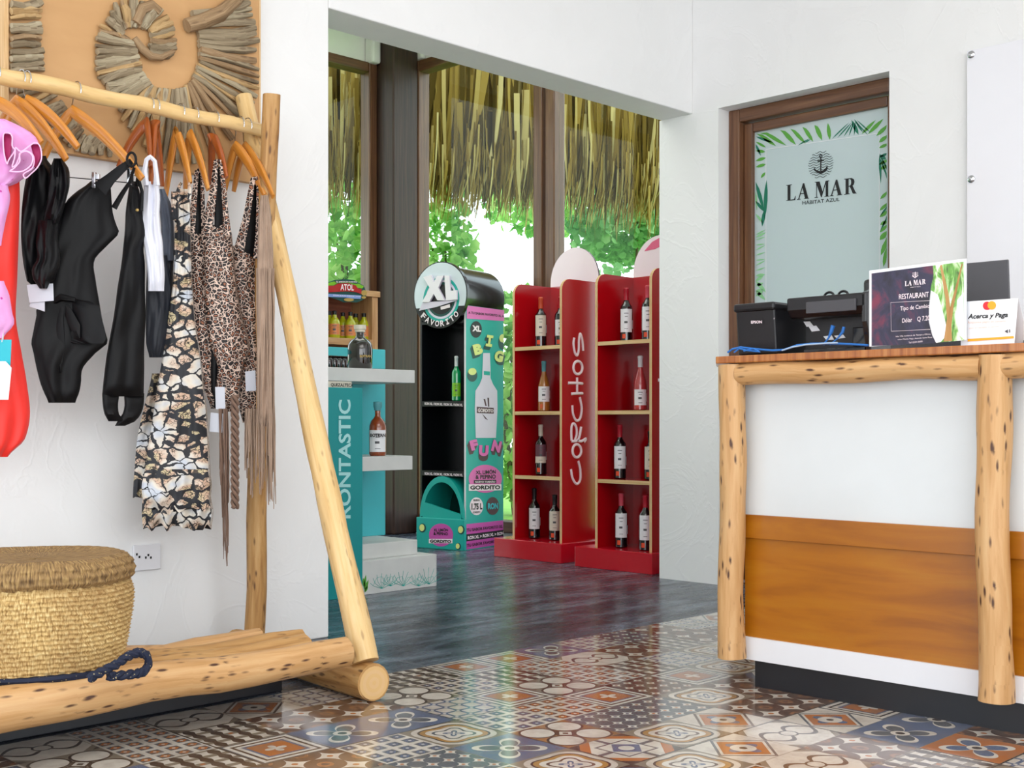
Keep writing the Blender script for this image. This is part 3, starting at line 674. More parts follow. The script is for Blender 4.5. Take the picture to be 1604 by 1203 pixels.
x, y = at(540, 11.6); shrub('sea_grape_shrub', (x, y, 1.7), (.6, .6, 1.75), 3000, .05, M['leaf'], 'bright green shrub outside the leftmost shop window', seed=2)
x, y = at(700, 12.6); shrub('sea_grape_shrub', (x, y, 1.75), (.33, .4, 1.75), 1500, .055, M['leaf'], 'tall leafy green shrub just right of the timber column, beyond the glass', seed=3)
x, y = at(872, 16.5); shrub('broadleaf_tree', (x, y, 3.7), (1.15, .9, .40), 1300, .055, M['leaf'], 'leafy branch crown just under the thatch in the middle pane', 'tree', seed=4)
x, y = at(990, 13.6); shrub('broadleaf_tree', (x, y, 2.95), (.85, .65, .42), 1300, .055, M['leaf2'], 'darker green tree crown under the thatch in the right pane', 'tree', seed=5)
x, y = at(957, 10.9); shrub('sea_grape_shrub', (x, y, 1.15), (.42, .42, 1.1), 1500, .05, M['leaf2'], 'round green shrub seen between the two arched shelf toppers', seed=6)
x, y = at(815, 12.0); shrub('sea_grape_shrub', (x, y, 1.1), (.45, .45, 1.1), 1500, .05, M['leaf'], 'low yellow-green shrub between the black display and red shelves', seed=8)

# ================================================================== WALL ART
YP = 3.93
art = thing('driftwood_wall_art', 'square plywood panel with a spiral of grey driftwood sticks, on the left wall', 'wall art', (2.11, YP, 1.735))
m = MB(); m.box((1.645, YP-.012, 1.735), (2.585, YA-.002, 2.70)); m.build('backing_board', M['art_ply'], art)
m = MB(); m.box((1.63, YP-.022, 1.72), (1.645, YA-.002, 2.71)); m.build('panel_edging', M['ply_edge'], art)
m = MB(); m.box((2.585, YP-.014, 1.735), (2.592, YA-.002, 2.70)); m.build('panel_edging', M['ply_edge'], art)
def arc(pairs, n, jit=1.5, wid=None):
    out = []
    for i in range(n):
        t_ = i/(n-1)*(len(pairs)-1); k = min(int(t_), len(pairs)-2); f = t_-k
        (a0, a1), (b0, b1) = pairs[k], pairs[k+1]
        out.append(((a0[0]+(b0[0]-a0[0])*f+random.uniform(-jit, jit)*1.5, a0[1]+(b0[1]-a0[1])*f+random.uniform(-jit, jit)*.6), (a1[0]+(b1[0]-a1[0])*f+random.uniform(-jit, jit)*2, a1[1]+(b1[1]-a1[1])*f+random.uniform(-jit, jit))))
    return out
sticks = []
sticks += arc([((64,4),(12,6)),((64,60),(12,60)),((68,108),(13,112))], 11)
sticks += arc([((74,122),(20,140)),((95,158),(60,185)),((112,180),(75,205)),((135,212),(122,238)),((172,226),(170,250))], 17)
sticks += arc([((232,80),(272,84)),((235,66),(275,62)),((236,52),(270,38)),((226,44),(250,12)),((214,44),(226,3)),((203,43),(201,-6)),((195,46),(178,6)),((193,57),(158,40)),((212,70),(152,57)),((215,84),(150,86)),((218,96),(151,112)),((222,112),(160,130)),((228,122),(172,145)),((236,132),(192,190)),((246,138),(212,215)),((258,140),(236,245)),((272,140),(262,256)),((286,138),(292,258)),((296,132),(335,250)),((302,122),(378,200)),((306,112),(398,165)),((311,98),(403,132)),((312,82),(403,104)),((312,62),(401,58)),((308,40),(399,32)),((302,22),(392,4))], 72)
sticks += arc([((285,4),(345,-12)),((290,20),(372,-4)),((298,32),(396,10))], 5)
def stick(p0, p1, rpx, mi):
    a = Py(p0[0], p0[1], YP-.024); c_ = Py(p1[0], p1[1], YP-.024)
    # keep every piece on the panel
    for q in (a, c_): q.x = min(max(q.x, 1.65), 2.592); q.z = max(q.z, 1.742)
    r = rpx*4.25/FPX; d = c_-a; perp = Vector((-d.z, 0, d.x)).normalized()*r*random.uniform(-.8, .8); n_ = 6
    pts = [a.lerp(c_, k/(n_-1))+perp*sin(pi*k/(n_-1))+Vector((0, -abs(random.gauss(0, .004)), 0)) for k in range(n_)]
    rs = [r*random.uniform(.8, 1.1)*(.75 if k in (0, n_-1) else 1) for k in range(n_)]
    mm = MB(); mm.tube(pts, rs, 9, wob=.35); mm.build('driftwood_stick', M['driftwood'][mi], art, smooth=True)
for i, (p0, p1) in enumerate(sticks[:100]):
    stick(p0, p1, random.choice([4.0, 4.8, 5.6, 6.4, 7.0]), random.choice([0, 0, 1, 2, 3, 3, 4]))
for pts, r in ([[(210,60),(222,76),(236,88),(252,90),(272,80)], 6], [[(292,40),(315,34),(345,22),(368,2),(380,-12)], 13], [[(212,36),(222,14),(238,8),(250,18)], 8]):
    mm = MB(); mm.tube([Py(a, c_, YP-.035) for a, c_ in pts], [r*.0019, r*.0023, r*.0023, r*.0020]+[r*.0013]*(len(pts)-4), 10, wob=.3); mm.build('curved_driftwood', M['driftwood'][1], art, smooth=True)

# ================================================================== CLOTHES RACK
rack = thing('clothes_rack', 'clothes rack of peeled pale logs standing against the left wall', 'clothes rack', (1.9, 3.4, 0))
def RAILY(x): return 3.75
RA = P(-120, 93, Dy(-120, 3.75)); RB = P(422, 206, Dy(422, 3.75))
m = MB(); m.tube([RA.lerp(RB, k/14)+Vector((0, 0, .004*sin(k*1.7))) for k in range(15)], [.027-.004*k/14 for k in range(15)], 16, wob=.08); m.build('rail', M['rail'], rack, smooth=True)
def railpt(px):
    s = (px-802)/FPX; t0 = 0; best = None
    lo, hi = 0., 1.
    for _ in range(30):
        mid = (lo+hi)/2; q = RA.lerp(RB, mid); L = (q.x-q.y)*S2; D = (q.x+q.y)*S2
        if L/D < s: lo = mid
        else: hi = mid
    return RA.lerp(RB, lo)
pt, pb = P(424, 148, Dy(424, 3.62)), Vector((2.47, 3.78, .0))
m = MB(); m.tube([pb.lerp(pt, k/16)+Vector((.006*sin(k*.9), 0, 0)) for k in range(17)], [.037-.006*k/16 for k in range(17)], 16, wob=.14); m.build('post', M['log_aged'], rack, smooth=True)
lt_, lb = P(382, 153, Dy(382, 3.88)), Vector((2.362, 3.0, .112))
m = MB(); m.tube([lt_.lerp(lb, k/20)+Vector((.007*sin(k*.3), .005*sin(k*.25), 0)) for k in range(21)], [.031+.012*k/20 for k in range(21)], 16, wob=.14); m.build('leaning_leg', M['log_pale'], rack, smooth=True)
ff, fb = Vector((2.352, 2.945, .057)), Vector((2.44, 3.84, .054))
m = MB(); m.tube([fb.lerp(ff, k/10) for k in range(11)], [.050+.007*k/10 for k in range(11)], 18, wob=.06)
foot = m.build('foot_log', M['log_aged'], rack, smooth=True)
m = MB(); dd = (ff-fb).normalized(); e1 = Vector((0, 0, 1)); e2 = dd.cross(e1)
for k in range(5):
    r = .051-k*.011
    m.add([ff+dd*(.0015+k*.0004)+e1*cos(a*pi/10)*r+e2*sin(a*pi/10)*r for a in range(20)], [tuple(range(20))], None, k % 2)
m.build('sawn_end', [M['log_end'], M['ply_edge']], foot)
# bench front log and rough timbers behind
def log(mb, a, c_, r0, r1, n=14, wob=.12, sq=1.0, bend=.01):
    a = Vector(a); c_ = Vector(c_)
    mb.tube([a.lerp(c_, k/n)+Vector((0, bend*sin(k*.7), bend*.6*sin(k*.9+1))) for k in range(n+1)], [r0+(r1-r0)*k/n for k in range(n+1)], 18, wob=wob, flat=sq)
m = MB(); log(m, (.75, 2.985, .163), (2.275, 2.985, .152), .064, .044); m.build('front_log', M['log'], rack, smooth=True)
m = MB(); log(m, (.7, 3.09, .150), (2.20, 3.09, .150), .058, .056, wob=.2); m.build('bench_timber', M['log_aged'], rack, smooth=True)
m = MB(); log(m, (.7, 3.20, .150), (2.26, 3.20, .148), .058, .052, wob=.22); m.build('bench_timber', M['log_aged'], rack, smooth=True)
m = MB(); log(m, (.7, 3.30, .150), (2.17, 3.30, .152), .056, .05, wob=.25); m.build('bench_timber', M['log'], rack, smooth=True)

m = MB(); m.box((.7, 3.262, 0), (2.24, 3.34, .094)); m.build('under_bench_shade', M['kick'], rack, bevel=.004)  # added black strip standing in for the shade under the bench
# ------------------------------------------------------------------ hangers
def hanger(hpx, apex, tips, mat='hanger', label='', dtip=(.02, -.06), r=.0155, clips=None, Doff=0):
    rc = railpt(hpx); D0 = (rc.x+rc.y)*S2; h_ = thing('clothes_hanger', label, 'hanger', (rc.x, rc.y, rc.z-.12), 0, 'wooden hangers on the rail')
    ap = P(apex[0], apex[1], D0+Doff)
    rr = .031; pts = [rc+Vector((0, rr*cos(a), rr*sin(a))) for a in [radians(200-16*k) for k in range(16)]]
    pts = [rc+Vector((0, -rr*cos(radians(200-16*k))*-1, rr*sin(radians(200-16*k)))) for k in range(16)]
    pts += [ap.lerp(pts[-1], .5)+Vector((0, .004, 0)), ap+Vector((0, 0, .004))]
    m = MB(); m.tube(pts, .0019, 6); m.build('hook', M['chrome'], h_, smooth=True)
    T = [P(tp[0], tp[1], D0+Doff+dd_) for tp, dd_ in zip(tips, dtip)]
    m = MB()
    if len(T) == 1: chain = [(ap, 0), (T[0], 1)]
    path = []
    def wing(tp):
        out = []
        for k in range(9):
            s_ = k/8; q = ap.lerp(tp, s_); q = q+Vector((0, 0, .018*sin(pi*s_)*(1 if s_ < .6 else 1)))
            out.append(q)
        return out
    if len(T) == 2:
        path = list(reversed(wing(T[0])))+wing(T[1])[1:]
    else: path = wing(T[0])
    nP = len(path); rs = [r*(.55+.75*sin(pi*min(1, max(0, (k+.6)/nP)))**.6) for k in range(nP)]
    m.tube(path, rs, 12, flat=.5, up=(0, 0, 1)); m.build('hanger_body', M[mat], h_, smooth=True)
    if clips:
        (wx0, wy0), (wx1, wy1), cl = clips; m = MB(); m.tube([P(wx0, wy0, D0-.03), P(wx1, wy1, D0-.05)], .0016, 6); br = m.build('clip_bar', M['black_wire'], h_)
        for cx_, cy_ in cl:
            m = MB(); c0 = P(cx_, cy_, D0-.045); R_ = Matrix.Translation(c0) @ Matrix.Rotation(radians(-45), 4, 'Z')
            m.box((-.006, -.012, -.026), (.006, .004, .026), M=R_); m.box((.007, -.01, 0.002), (.018, .0, .02), M=R_); m.build('clip', M['chrome'], h_, bevel=.002)
    return h_
HG = 'wooden hangers on the rail'
hanger(-6, (-8, 158), [(-75, 240), (65, 224)], label='orange wooden hanger holding the pink ruffled top, leftmost on the rail')
hanger(33, (26, 158), [(-25, 262), (104, 250)], label='amber wooden hanger with two black ruffled tops at the left of the rail')
hanger(42, (43, 158), [(28, 245), (122, 231)], label='orange hanger just behind the amber one, left of the gap on the rail', dtip=(.06, -.05))
hanger(120, (113, 174), [(62, 262), (223, 280)], label='broad orange hanger over the black one-shoulder swimsuit, with clip bar', clips=((100, 277), (210, 287), [(148, 283), (203, 277)]), dtip=(.06, -.05))
hanger(234, (230, 192), [(186, 262), (236, 262)], 'hanger_dark', 'dark orange hanger carrying the narrow black swimsuit', dtip=(.05, -.08))
hanger(243, (242, 192), [(254, 292), (236, 290)], 'hanger_dark', 'red-brown hanger holding the white sleeveless top', dtip=(.08, -.1))
hanger(282, (276, 206), [(258, 318), (298, 287)], 'hanger', 'amber hanger above the snakeskin print dress', dtip=(.05, -.07))
hanger(304, (297, 210), [(290, 300), (326, 297)], 'hanger', 'amber hanger of the leopard swimsuit nearest the snakeskin dress', dtip=(.05, -.07))
hanger(336, (333, 213), [(330, 290), (355, 278)], 'hanger_dark', 'red-brown hanger of the middle leopard swimsuit', dtip=(.06, -.07))
hanger(375, (369, 229), [(352, 300), (414, 306)], 'hanger', 'amber hanger of the leopard swimsuit nearest the rack post', dtip=(.05, -.07))
hanger(387, (384, 230), [(366, 300), (428, 308)], 'hanger', 'rightmost hanger on the rail, touching the rack post', dtip=(.05, -.17))

# ------------------------------------------------------------------ garments
def smoothstep(t_): return t_*t_*(3-2*t_)
def loft(mb, rows, D0, px0=None, kD=0.0, th=.02, fold=.008, nf=4, nr=None, nc=26, ph=0, wave=.4, puff=1, mi=0, jag=0):
    """closed hanging cloth volume. rows: (py, left px, right px)."""
    px0 = px0 if px0 is not None else (rows[0][1]+rows[0][2])/2
    n = nr or max(8, int((rows[-1][0]-rows[0][0])/7)); vs = []; fs = []; uvs = []; ring = 2*nc
    for i in range(n+1):
        py = rows[0][0]+(rows[-1][0]-rows[0][0])*i/n; k = 0
        while k < len(rows)-2 and py > rows[k+1][0]: k += 1
        f = (py-rows[k][0])/max(1e-6, rows[k+1][0]-rows[k][0]); f = min(1, max(0, f))
        # catmull-rom on both edges
        def cr(ix):
            g = lambda q: rows[max(0, min(len(rows)-1, q))][ix]
            a, b_, c_, d = g(k-1), g(k), g(k+1), g(k+2)
            return b_+(c_-b_)*f if len(rows) < 3 else .5*((2*b_)+(-a+c_)*f+(2*a-5*b_+4*c_-d)*f*f+(-a+3*b_-3*c_+d)*f**3)
        l, r = cr(1), cr(2); v_ = i/n; endk = min(1, min(i, n-i)/2.0*.7+.3)
        for side in (0, 1):
            for j in range(nc):
                u = -1+2*j/(nc) if side == 0 else 1-2*j/(nc)
                px = (l+r)/2+(r-l)/2*u; D = D0+kD*(px-px0)/100
                prof = max(0, 1-abs(u)**2.6)**.5
                fo = fold*(.30*sin(nf*pi*u*.6+ph+wave*sin(v_*5+ph)*2)*(0.35+.65*v_)+1.25*noise.noise(Vector((u*nf*.55+ph*3+v_*.8, v_*2.2*max(1, (rows[-1][0]-rows[0][0])/160), ph)))+.5*noise.noise(Vector((u*nf*1.1+ph, v_*6, ph*2))))*(.25+.75*prof)
                dl = fo+(-th/2 if side == 0 else th/2)*prof*endk*puff
                jj = jag*noise.noise(Vector((u*5, ph, 1)))*v_ if jag else 0
                vs.append(P(px, py+jj, D+dl)); 
        for j in range(ring):
            if i < n:
                j2 = (j+1) % ring
                fs.append((i*ring+j, (i+1)*ring+j, (i+1)*ring+j2, i*ring+j2))
                def uvp(jj_, yy, ll, rr_):
                    u = -1+2*jj_/nc if jj_ < nc else 1-2*(jj_-nc)/nc
                    return (((ll+rr_)/2+(rr_-ll)/2*u)*.0021+(0 if jj_ < nc else 1.3)+ph, yy*.0021)
                py2 = rows[0][0]+(rows[-1][0]-rows[0][0])*(i+1)/n
                uvs.append([uvp(j, py, l, r), uvp(j, py2, l, r), uvp(j+1 if j+1 < ring else j, py2, l, r), uvp(j+1 if j+1 < ring else j, py, l, r)])
    fs.append(tuple(range(ring))); uvs.append([(0, 0)]*ring); fs.append(tuple(n*ring+j for j in reversed(range(ring)))); uvs.append([(0, 0)]*ring)
    mb.add(vs, fs, uvs, mi)
def ribbon(mb, pts, wpx, D, th=.004, mi=0, dD=0):
    """flat strap facing the viewer's side of the rack"""
    n = len(pts); ws = wpx if isinstance(wpx, (list, tuple)) else [wpx]*n; vs = []
    fine = []; fw = []
    for i in range(n-1):
        for k in range(4): f = k/4; fine.append((pts[i][0]+(pts[i+1][0]-pts[i][0])*f, pts[i][1]+(pts[i+1][1]-pts[i][1])*f)); fw.append(ws[i]+(ws[i+1]-ws[i])*f)
    fine.append(pts[-1]); fw.append(ws[-1]); N_ = len(fine); g = []; uv = []
    for i, (a, c_) in enumerate(fine):
        p, q = fine[max(0, i-1)], fine[min(N_-1, i+1)]; dx, dy = q[0]-p[0], q[1]-p[1]; L_ = math.hypot(dx, dy) or 1
        nx, ny = -dy/L_*fw[i]/2, dx/L_*fw[i]/2; Dd = D+dD*i/(N_-1)
        g.append([P(a+nx, c_+ny, Dd), P(a, c_, Dd-.004), P(a-nx, c_-ny, Dd)]); uv.append([((a+nx)*.0021, (c_+ny)*.0021), (a*.0021, c_*.0021), ((a-nx)*.0021, (c_-ny)*.0021)])
    mb.sheet(g, Vector((S2, S2, 0))*th, uv, mi)
def card(mb, pts, D, th=.0012, mi=0): mb.prism([P(a, c_, D) for a, c_ in pts], Vector((S2, S2, 0))*th, mi)
def gar(name, label, cat, px, D, group=None):
    p = P(px, 500, D); return thing(name, label, cat, (p.x, p.y, p.z), 0, group)

# coral swimsuit
g = gar('swimsuit', 'coral red one-piece swimsuit hanging at the left edge, with tags', 'swimsuit', 0, 3.66)
m = MB(); loft(m, [(230,-45,28),(300,-45,31),(350,-42,30),(440,-40,27),(500,-38,25),(560,-36,35),(600,-30,42),(650,-28,47),(690,-25,38),(716,-15,12)], 3.66, 0, .15, .05, .010, 3, ph=.4); m.build('body', M['coral'], g, smooth=True)
m = MB(); card(m, [(-12,532),(18,532),(16,575),(-12,575)], 3.60); m.build('teal_tag', M['teal_tag'], g)['label'] = 'teal price tag'
m = MB(); card(m, [(-10,572),(0,566),(9,566),(18,576),(13,626),(-10,626)], 3.59); m.build('price_tag', M['paper'], g)
m = MB(); ribbon(m, [(8,500),(5,520),(3,536)], 2, 3.60); m.build('tag_string', M['paper'], g)
# pink ruffled top
g = gar('ruffled_top', 'pink and lilac ruffled bikini top with magenta dots, at the left edge', 'top', 20, 3.60)
m = MB(); loft(m, [(186,-30,6),(196,-40,30),(212,-45,54),(235,-45,64),(258,-45,58),(272,-45,46),(288,-42,26),(294,-30,10)], 3.62, 0, .1, .05, .012, 4, ph=1.1); m.build('bodice', M['pink'], g, smooth=True)
def ruffle_loop(m, pts, D, dep, mi=0):
    N_ = len(pts); cl = []
    for i in range(N_):
        for k in range(5):
            f = k/5; a, b_, c_, d = [pts[(i+q) % N_] for q in (-1, 0, 1, 2)]
            cl.append([.5*((2*b_[z])+(-a[z]+c_[z])*f+(2*a[z]-5*b_[z]+4*c_[z]-d[z])*f*f+(-a[z]+3*b_[z]-3*c_[z]+d[z])*f**3) for z in (0, 1)])
    cl.append(cl[0]); gr = [[P(a, c_, D+dep*j/4) for a, c_ in cl] for j in range(5)]; uv = [[(i*.01, j*.01) for i in range(len(cl))] for j in range(5)]
    m.sheet(gr, .0035, uv, mi)
for pts, D in (([(5,209),(14,207),(20,214),(20,228),(24,236),(15,250),(11,258),(6,244),(4,225)], 3.555), ([(24,230),(33,236),(45,228),(56,222),(64,230),(66,248),(60,262),(50,272),(40,280),(36,272),(50,262),(52,246),(44,238),(34,240),(26,258),(18,262),(22,246)], 3.55), ([(30,240),(42,236),(52,244),(50,258),(38,268),(26,270),(14,268),(22,262),(30,252)], 3.545)):
    m = MB(); ruffle_loop(m, pts, D, .05); m.build('ruffle', M['pink_edge'], g, smooth=True)
m = MB(); loft(m, [(210,5,18),(225,5,19),(240,7,17),(255,10,14)], 3.585, 10, 0, .01, .001, 1); m.build('lining', M['magenta'], g, smooth=True)
m = MB(); loft(m, [(226,48,62),(245,52,64),(262,50,58)], 3.585, 50, 0, .01, .001, 1); m.build('lining', M['magenta'], g, smooth=True)
m = MB(); loft(m, [(290,-40,12),(310,-42,16),(350,-44,8),(385,-44,2)], 3.60, 0, .1, .03, .008, 3, ph=2); m.build('ruffle', M['pink'], g, smooth=True)
# pink bottom piece
g = gar('bikini_bottom', 'pale pink and white bikini bottom low at the left edge', 'swimwear', 0, 3.6)
m = MB(); loft(m, [(440,-40,6),(460,-42,14),(490,-42,19),(508,-40,22),(530,-38,4)], 3.60, 0, .1, .03, .008, 3, ph=3); m.build('body', M['pink'], g, smooth=True)
# black ruffled top
g = gar('ruffled_top', 'short black ruffled top hanging beside the coral swimsuit', 'top', 70, 3.74)
m = MB(); loft(m, [(244,56,72),(256,50,78),(272,42,96),(300,37,102),(330,34,100),(370,33,92),(410,36,90),(440,42,88),(447,50,78)], 3.76, 60, .2, .05, .016, 3, ph=.3, wave=.8); m.build('body', M['black_cloth'], g, smooth=True)
m = MB(); loft(m, [(248,84,98),(265,78,108),(290,76,109),(312,74,104),(330,70,99),(350,68,92)], 3.73, 80, .1, .05, .018, 3, ph=1.3, wave=.9); m.build('ruffle', M['black_cloth'], g, smooth=True)
m = MB(); loft(m, [(345,60,90),(380,56,92),(405,58,95),(420,50,93),(438,52,82),(452,62,74)], 3.72, 80, .1, .05, .018, 3, ph=2.3, wave=.9); m.build('ruffle', M['black_cloth'], g, smooth=True)
m = MB(); card(m, [(42,446),(83,444),(84,471),(46,474)], 3.715); card(m, [(48,470),(70,470),(70,488),(46,480)], 3.72); m.build('price_tag', M['paper_grey'], g)
# black one shoulder swimsuit
g = gar('swimsuit', 'black one-piece swimsuit with asymmetric straps and tie bow, facing front', 'swimsuit', 120, 3.85)
m = MB(); loft(m, [(284,142,173),(300,120,174),(315,104,175),(335,97,177),(352,91,182),(365,88,186),(380,84,172),(407,78,148),(440,70,150),(470,62,155),(500,56,160),(520,52,165),(538,49,168),(550,52,152),(576,57,130),(600,63,127),(615,69,124),(631,76,118)], 3.86, 120, .1, .045, .009, 3, ph=.8, nc=30)
m.build('body', M['black_cloth'], g, smooth=True)
m = MB(); ribbon(m, [(156,296),(172,280),(190,264),(206,252)], [26,17,13,9], 3.83, .006); m.build('strap', M['black_cloth'], g, smooth=True)
m = MB(); ribbon(m, [(178,326),(190,305),(203,285),(210,262)], [9,7,5,4], 3.85, .005); m.build('strap', M['black_cloth'], g, smooth=True)
m = MB(); m.tube([P(206+7*cos(a), 250+11*sin(a), 3.80) for a in [k*pi/8 for k in range(17)]], .004, 8); m.build('strap_loop', M['black_cloth'], g, smooth=True)
m = MB(); ribbon(m, [(96,468),(92,500),(90,540),(95,584)], [10,14,22,2], 3.815, .004); ribbon(m, [(98,468),(108,492),(118,512),(124,530)], [6,14,16,3], 3.82, .004); m.tube([P(80,476,3.81), P(96,466,3.80), P(118,470,3.81)], [.008, .012, .008], 8); m.build('tie_bow', M['black_cloth'], g, smooth=True)
m = MB(); loft(m, [(465,82,100),(474,60,150),(500,58,160),(534,72,166),(538,110,162)], 3.835, 110, 0, .015, .006, 4, ph=2); m.build('draped_panel', M['black_cloth'], g, smooth=True)
# narrow black swimsuit
g = gar('swimsuit', 'narrow black one-piece swimsuit seen side-on, ending in an open leg hole', 'swimsuit', 200, 3.98)
m = MB(); loft(m, [(284,203,214),(300,201,219),(330,197,223),(350,196,231),(366,195,234),(385,193,225),(413,190,227),(450,184,227),(495,178,228),(546,169,226),(580,164,226),(621,160,225)], 3.98, 200, .15, .05, .012, 2, ph=1.7)
loft(m, [(616,160,187),(635,161,185),(650,164,187),(660,170,196)], 3.98, 200, .15, .035, .004, 1)
loft(m, [(616,194,226),(635,195,225),(648,192,221),(660,184,212),(667,180,196)], 3.99, 200, .15, .035, .004, 1)
m.build('body', M['black_cloth'], g, smooth=True)
m = MB(); ribbon(m, [(205,292),(206,272),(204,250)], [8,5,4], 3.95); ribbon(m, [(215,292),(216,270),(212,252)], [7,4,4], 3.96); ribbon(m, [(220,330),(222,300),(214,268)], [7,5,4], 3.955); m.build('straps', M['black_cloth'], g)
m = MB()
for q in ((215,329),(201,281)): 
    cc = P(q[0], q[1], 3.93); m.lathe([(0.001,-.005),(.005,-.003),(.005,.003),(0.001,.005)], cc, 10)
m.build('ring', M['gold'], g, smooth=True)
# white top
g = gar('sleeveless_top', 'white ribbed sleeveless top looped on a hanger beside the black swimsuits', 'top', 240, 4.04)
m = MB(); loft(m, [(284,226,248),(310,224,251),(337,223,250),(360,222,252),(380,225,255),(400,228,256),(430,231,258),(456,232,257)], 4.02, 240, .1, .045, .010, 4, ph=.6)
m.build('body', M['white_knit'], g, smooth=True)
m = MB(); ribbon(m, [(229,290),(226,268),(229,250),(235,245),(242,252),(244,270),(246,290)], [8,7,6,6,6,7,8], 3.985, .006); m.build('strap', M['white_knit'], g, smooth=True)
g = gar('skirt', 'short navy garment below the white top', 'skirt', 245, 4.08)
m = MB(); loft(m, [(400,231,262),(450,229,268),(500,228,268),(540,229,262),(560,234,254)], 4.09, 245, .1, .04, .010, 4, ph=1.6); m.build('body', M['navy_cloth'], g, smooth=True)
g = gar('mesh_top', 'small grey mesh top squeezed between the white top and snakeskin dress', 'top', 262, 4.15)
m = MB(); loft(m, [(296,248,258),(320,249,268),(350,252,272),(408,254,273)], 4.14, 260, .1, .03, .008, 3, ph=2.1); m.build('body', M['grey_cloth'], g, smooth=True)
m = MB(); loft(m, [(404,254,272),(450,256,270),(500,257,266)], 4.15, 260, .1, .03, .008, 3, ph=2.1); m.build('lower_band', M['navy_cloth'], g, smooth=True)
# snakeskin dress
g = gar('dress', 'long snakeskin print dress with tiered ruffled hem', 'dress', 280, 4.12)
m = MB(); loft(m, [(296,278,296),(320,274,298),(371,273,299),(436,271,301),(505,262,306),(557,255,314),(610,246,320),(650,240,325),(700,232,328),(752,226,330)], 4.12, 280, .1, .06, .014, 4, ph=.2, wave=.3, nc=34); m.build('bodice_and_skirt', M['snake'], g, smooth=True)
m = MB(); loft(m, [(585,238,262),(627,228,262),(680,216,255),(730,211,245),(779,208,240)], 4.17, 250, .1, .03, .012, 3, ph=1.2, jag=6); m.build('back_panel', M['snake'], g, smooth=True)
m = MB(); loft(m, [(735,228,328),(760,222,332),(785,224,330),(800,228,333)], 4.09, 280, .1, .05, .016, 6, ph=2.2, jag=14, nc=40); m.build('ruffle', M['snake'], g, smooth=True)
m = MB(); loft(m, [(775,224,330),(800,222,334),(826,224,331)], 4.115, 280, .1, .05, .018, 7, ph=3.2, jag=16, nc=40); m.build('ruffle', M['snake'], g, smooth=True)
m = MB(); ribbon(m, [(278,300),(281,290),(284,286)], [5,4,4], 4.08); ribbon(m, [(296,312),(297,296),(296,286)], [6,5,4], 4.08); loft(m, [(300,268,282),(318,268,280),(345,270,280)], 4.09, 275, 0, .02, .008, 2); m.build('shoulder_ruffle', M['snake'], g, smooth=True)
# leopard swimsuits
def leo(label, strapL, strapR, inner, body, D, ph, extra=None):
    g = gar('swimsuit', label, 'swimsuit', body[0][1]+10, D)
    m = MB(); loft(m, body, D, body[0][1], .1, .05, .008, 3, ph=ph)
    m.build('body', M['leopard'], g, smooth=True)
    m = MB(); loft(m, inner, D+.01, inner[0][1], .1, .012, .001, 1); m.build('lining', M['black_cloth'], g, smooth=True)
    m = MB(); ribbon(m, strapL[0], strapL[1], D-.02, .006); m.build('strap', M['leopard'], g, smooth=True)
    m = MB(); ribbon(m, strapR[0], strapR[1], D-.015, .006); m.build('strap', M['leopard'], g, smooth=True)
    return g
leo('leopard print swimsuit next to the snakeskin dress, mostly hidden behind its neighbour', ([(318,264),(308,268),(304,310),(301,345),(300,380)], [6,6,8,10,8]), ([(316,264),(317,300),(318,340),(320,380)], [5,5,6,8]), [(268,308,316),(320,304,319),(375,304,321)],
    [(366,299,320),(380,298,324),(420,299,332),(500,302,334),(560,308,336),(600,316,340),(640,330,346)], 4.23, .5)
g = leo('front leopard print swimsuit, the largest, middle of the three', ([(346,253),(338,252),(335,290),(329,330),(324,372)], [5,7,10,14,12]), ([(345,256),(350,290),(353,330),(356,368)], [5,7,8,12]), [(262,337,347),(300,336,350),(365,336,353)],
    [(352,322,358),(364,321,363),(400,320,366),(450,320,371),(500,323,380),(535,328,390),(555,335,389),(575,341,380),(600,339,377),(625,341,374),(645,352,362)], 4.22, 1.4)
m = MB(); loft(m, [(548,330,372),(575,330,350),(610,331,352),(640,336,366)], 4.25, 340, .1, .02, .003, 2); m.build('inner_gusset', M['black_cloth'], g, smooth=True)
m = MB(); card(m, [(337,606),(352,606),(353,640),(338,641)], 4.19); card(m, [(330,646),(351,648),(349,678),(328,676)], 4.19); m.build('price_tag', M['paper_grey'], g)
g = leo('leopard print swimsuit nearest the rack post', ([(404,279),(396,280),(391,310),(385,345),(374,392)], [5,7,9,11,16]), ([(404,284),(404,330),(403,370),(400,405)], [4,5,6,7]), [(288,395,404),(340,386,403),(402,377,401)],
    [(385,364,403),(400,364,403),(430,367,404),(500,373,404),(560,380,404),(600,376,404),(640,375,402),(662,380,394)], 4.30, 2.4)
m = MB(); card(m, [(384,582),(400,580),(401,612),(385,613)], 4.26); m.build('price_tag', M['paper_grey'], g)
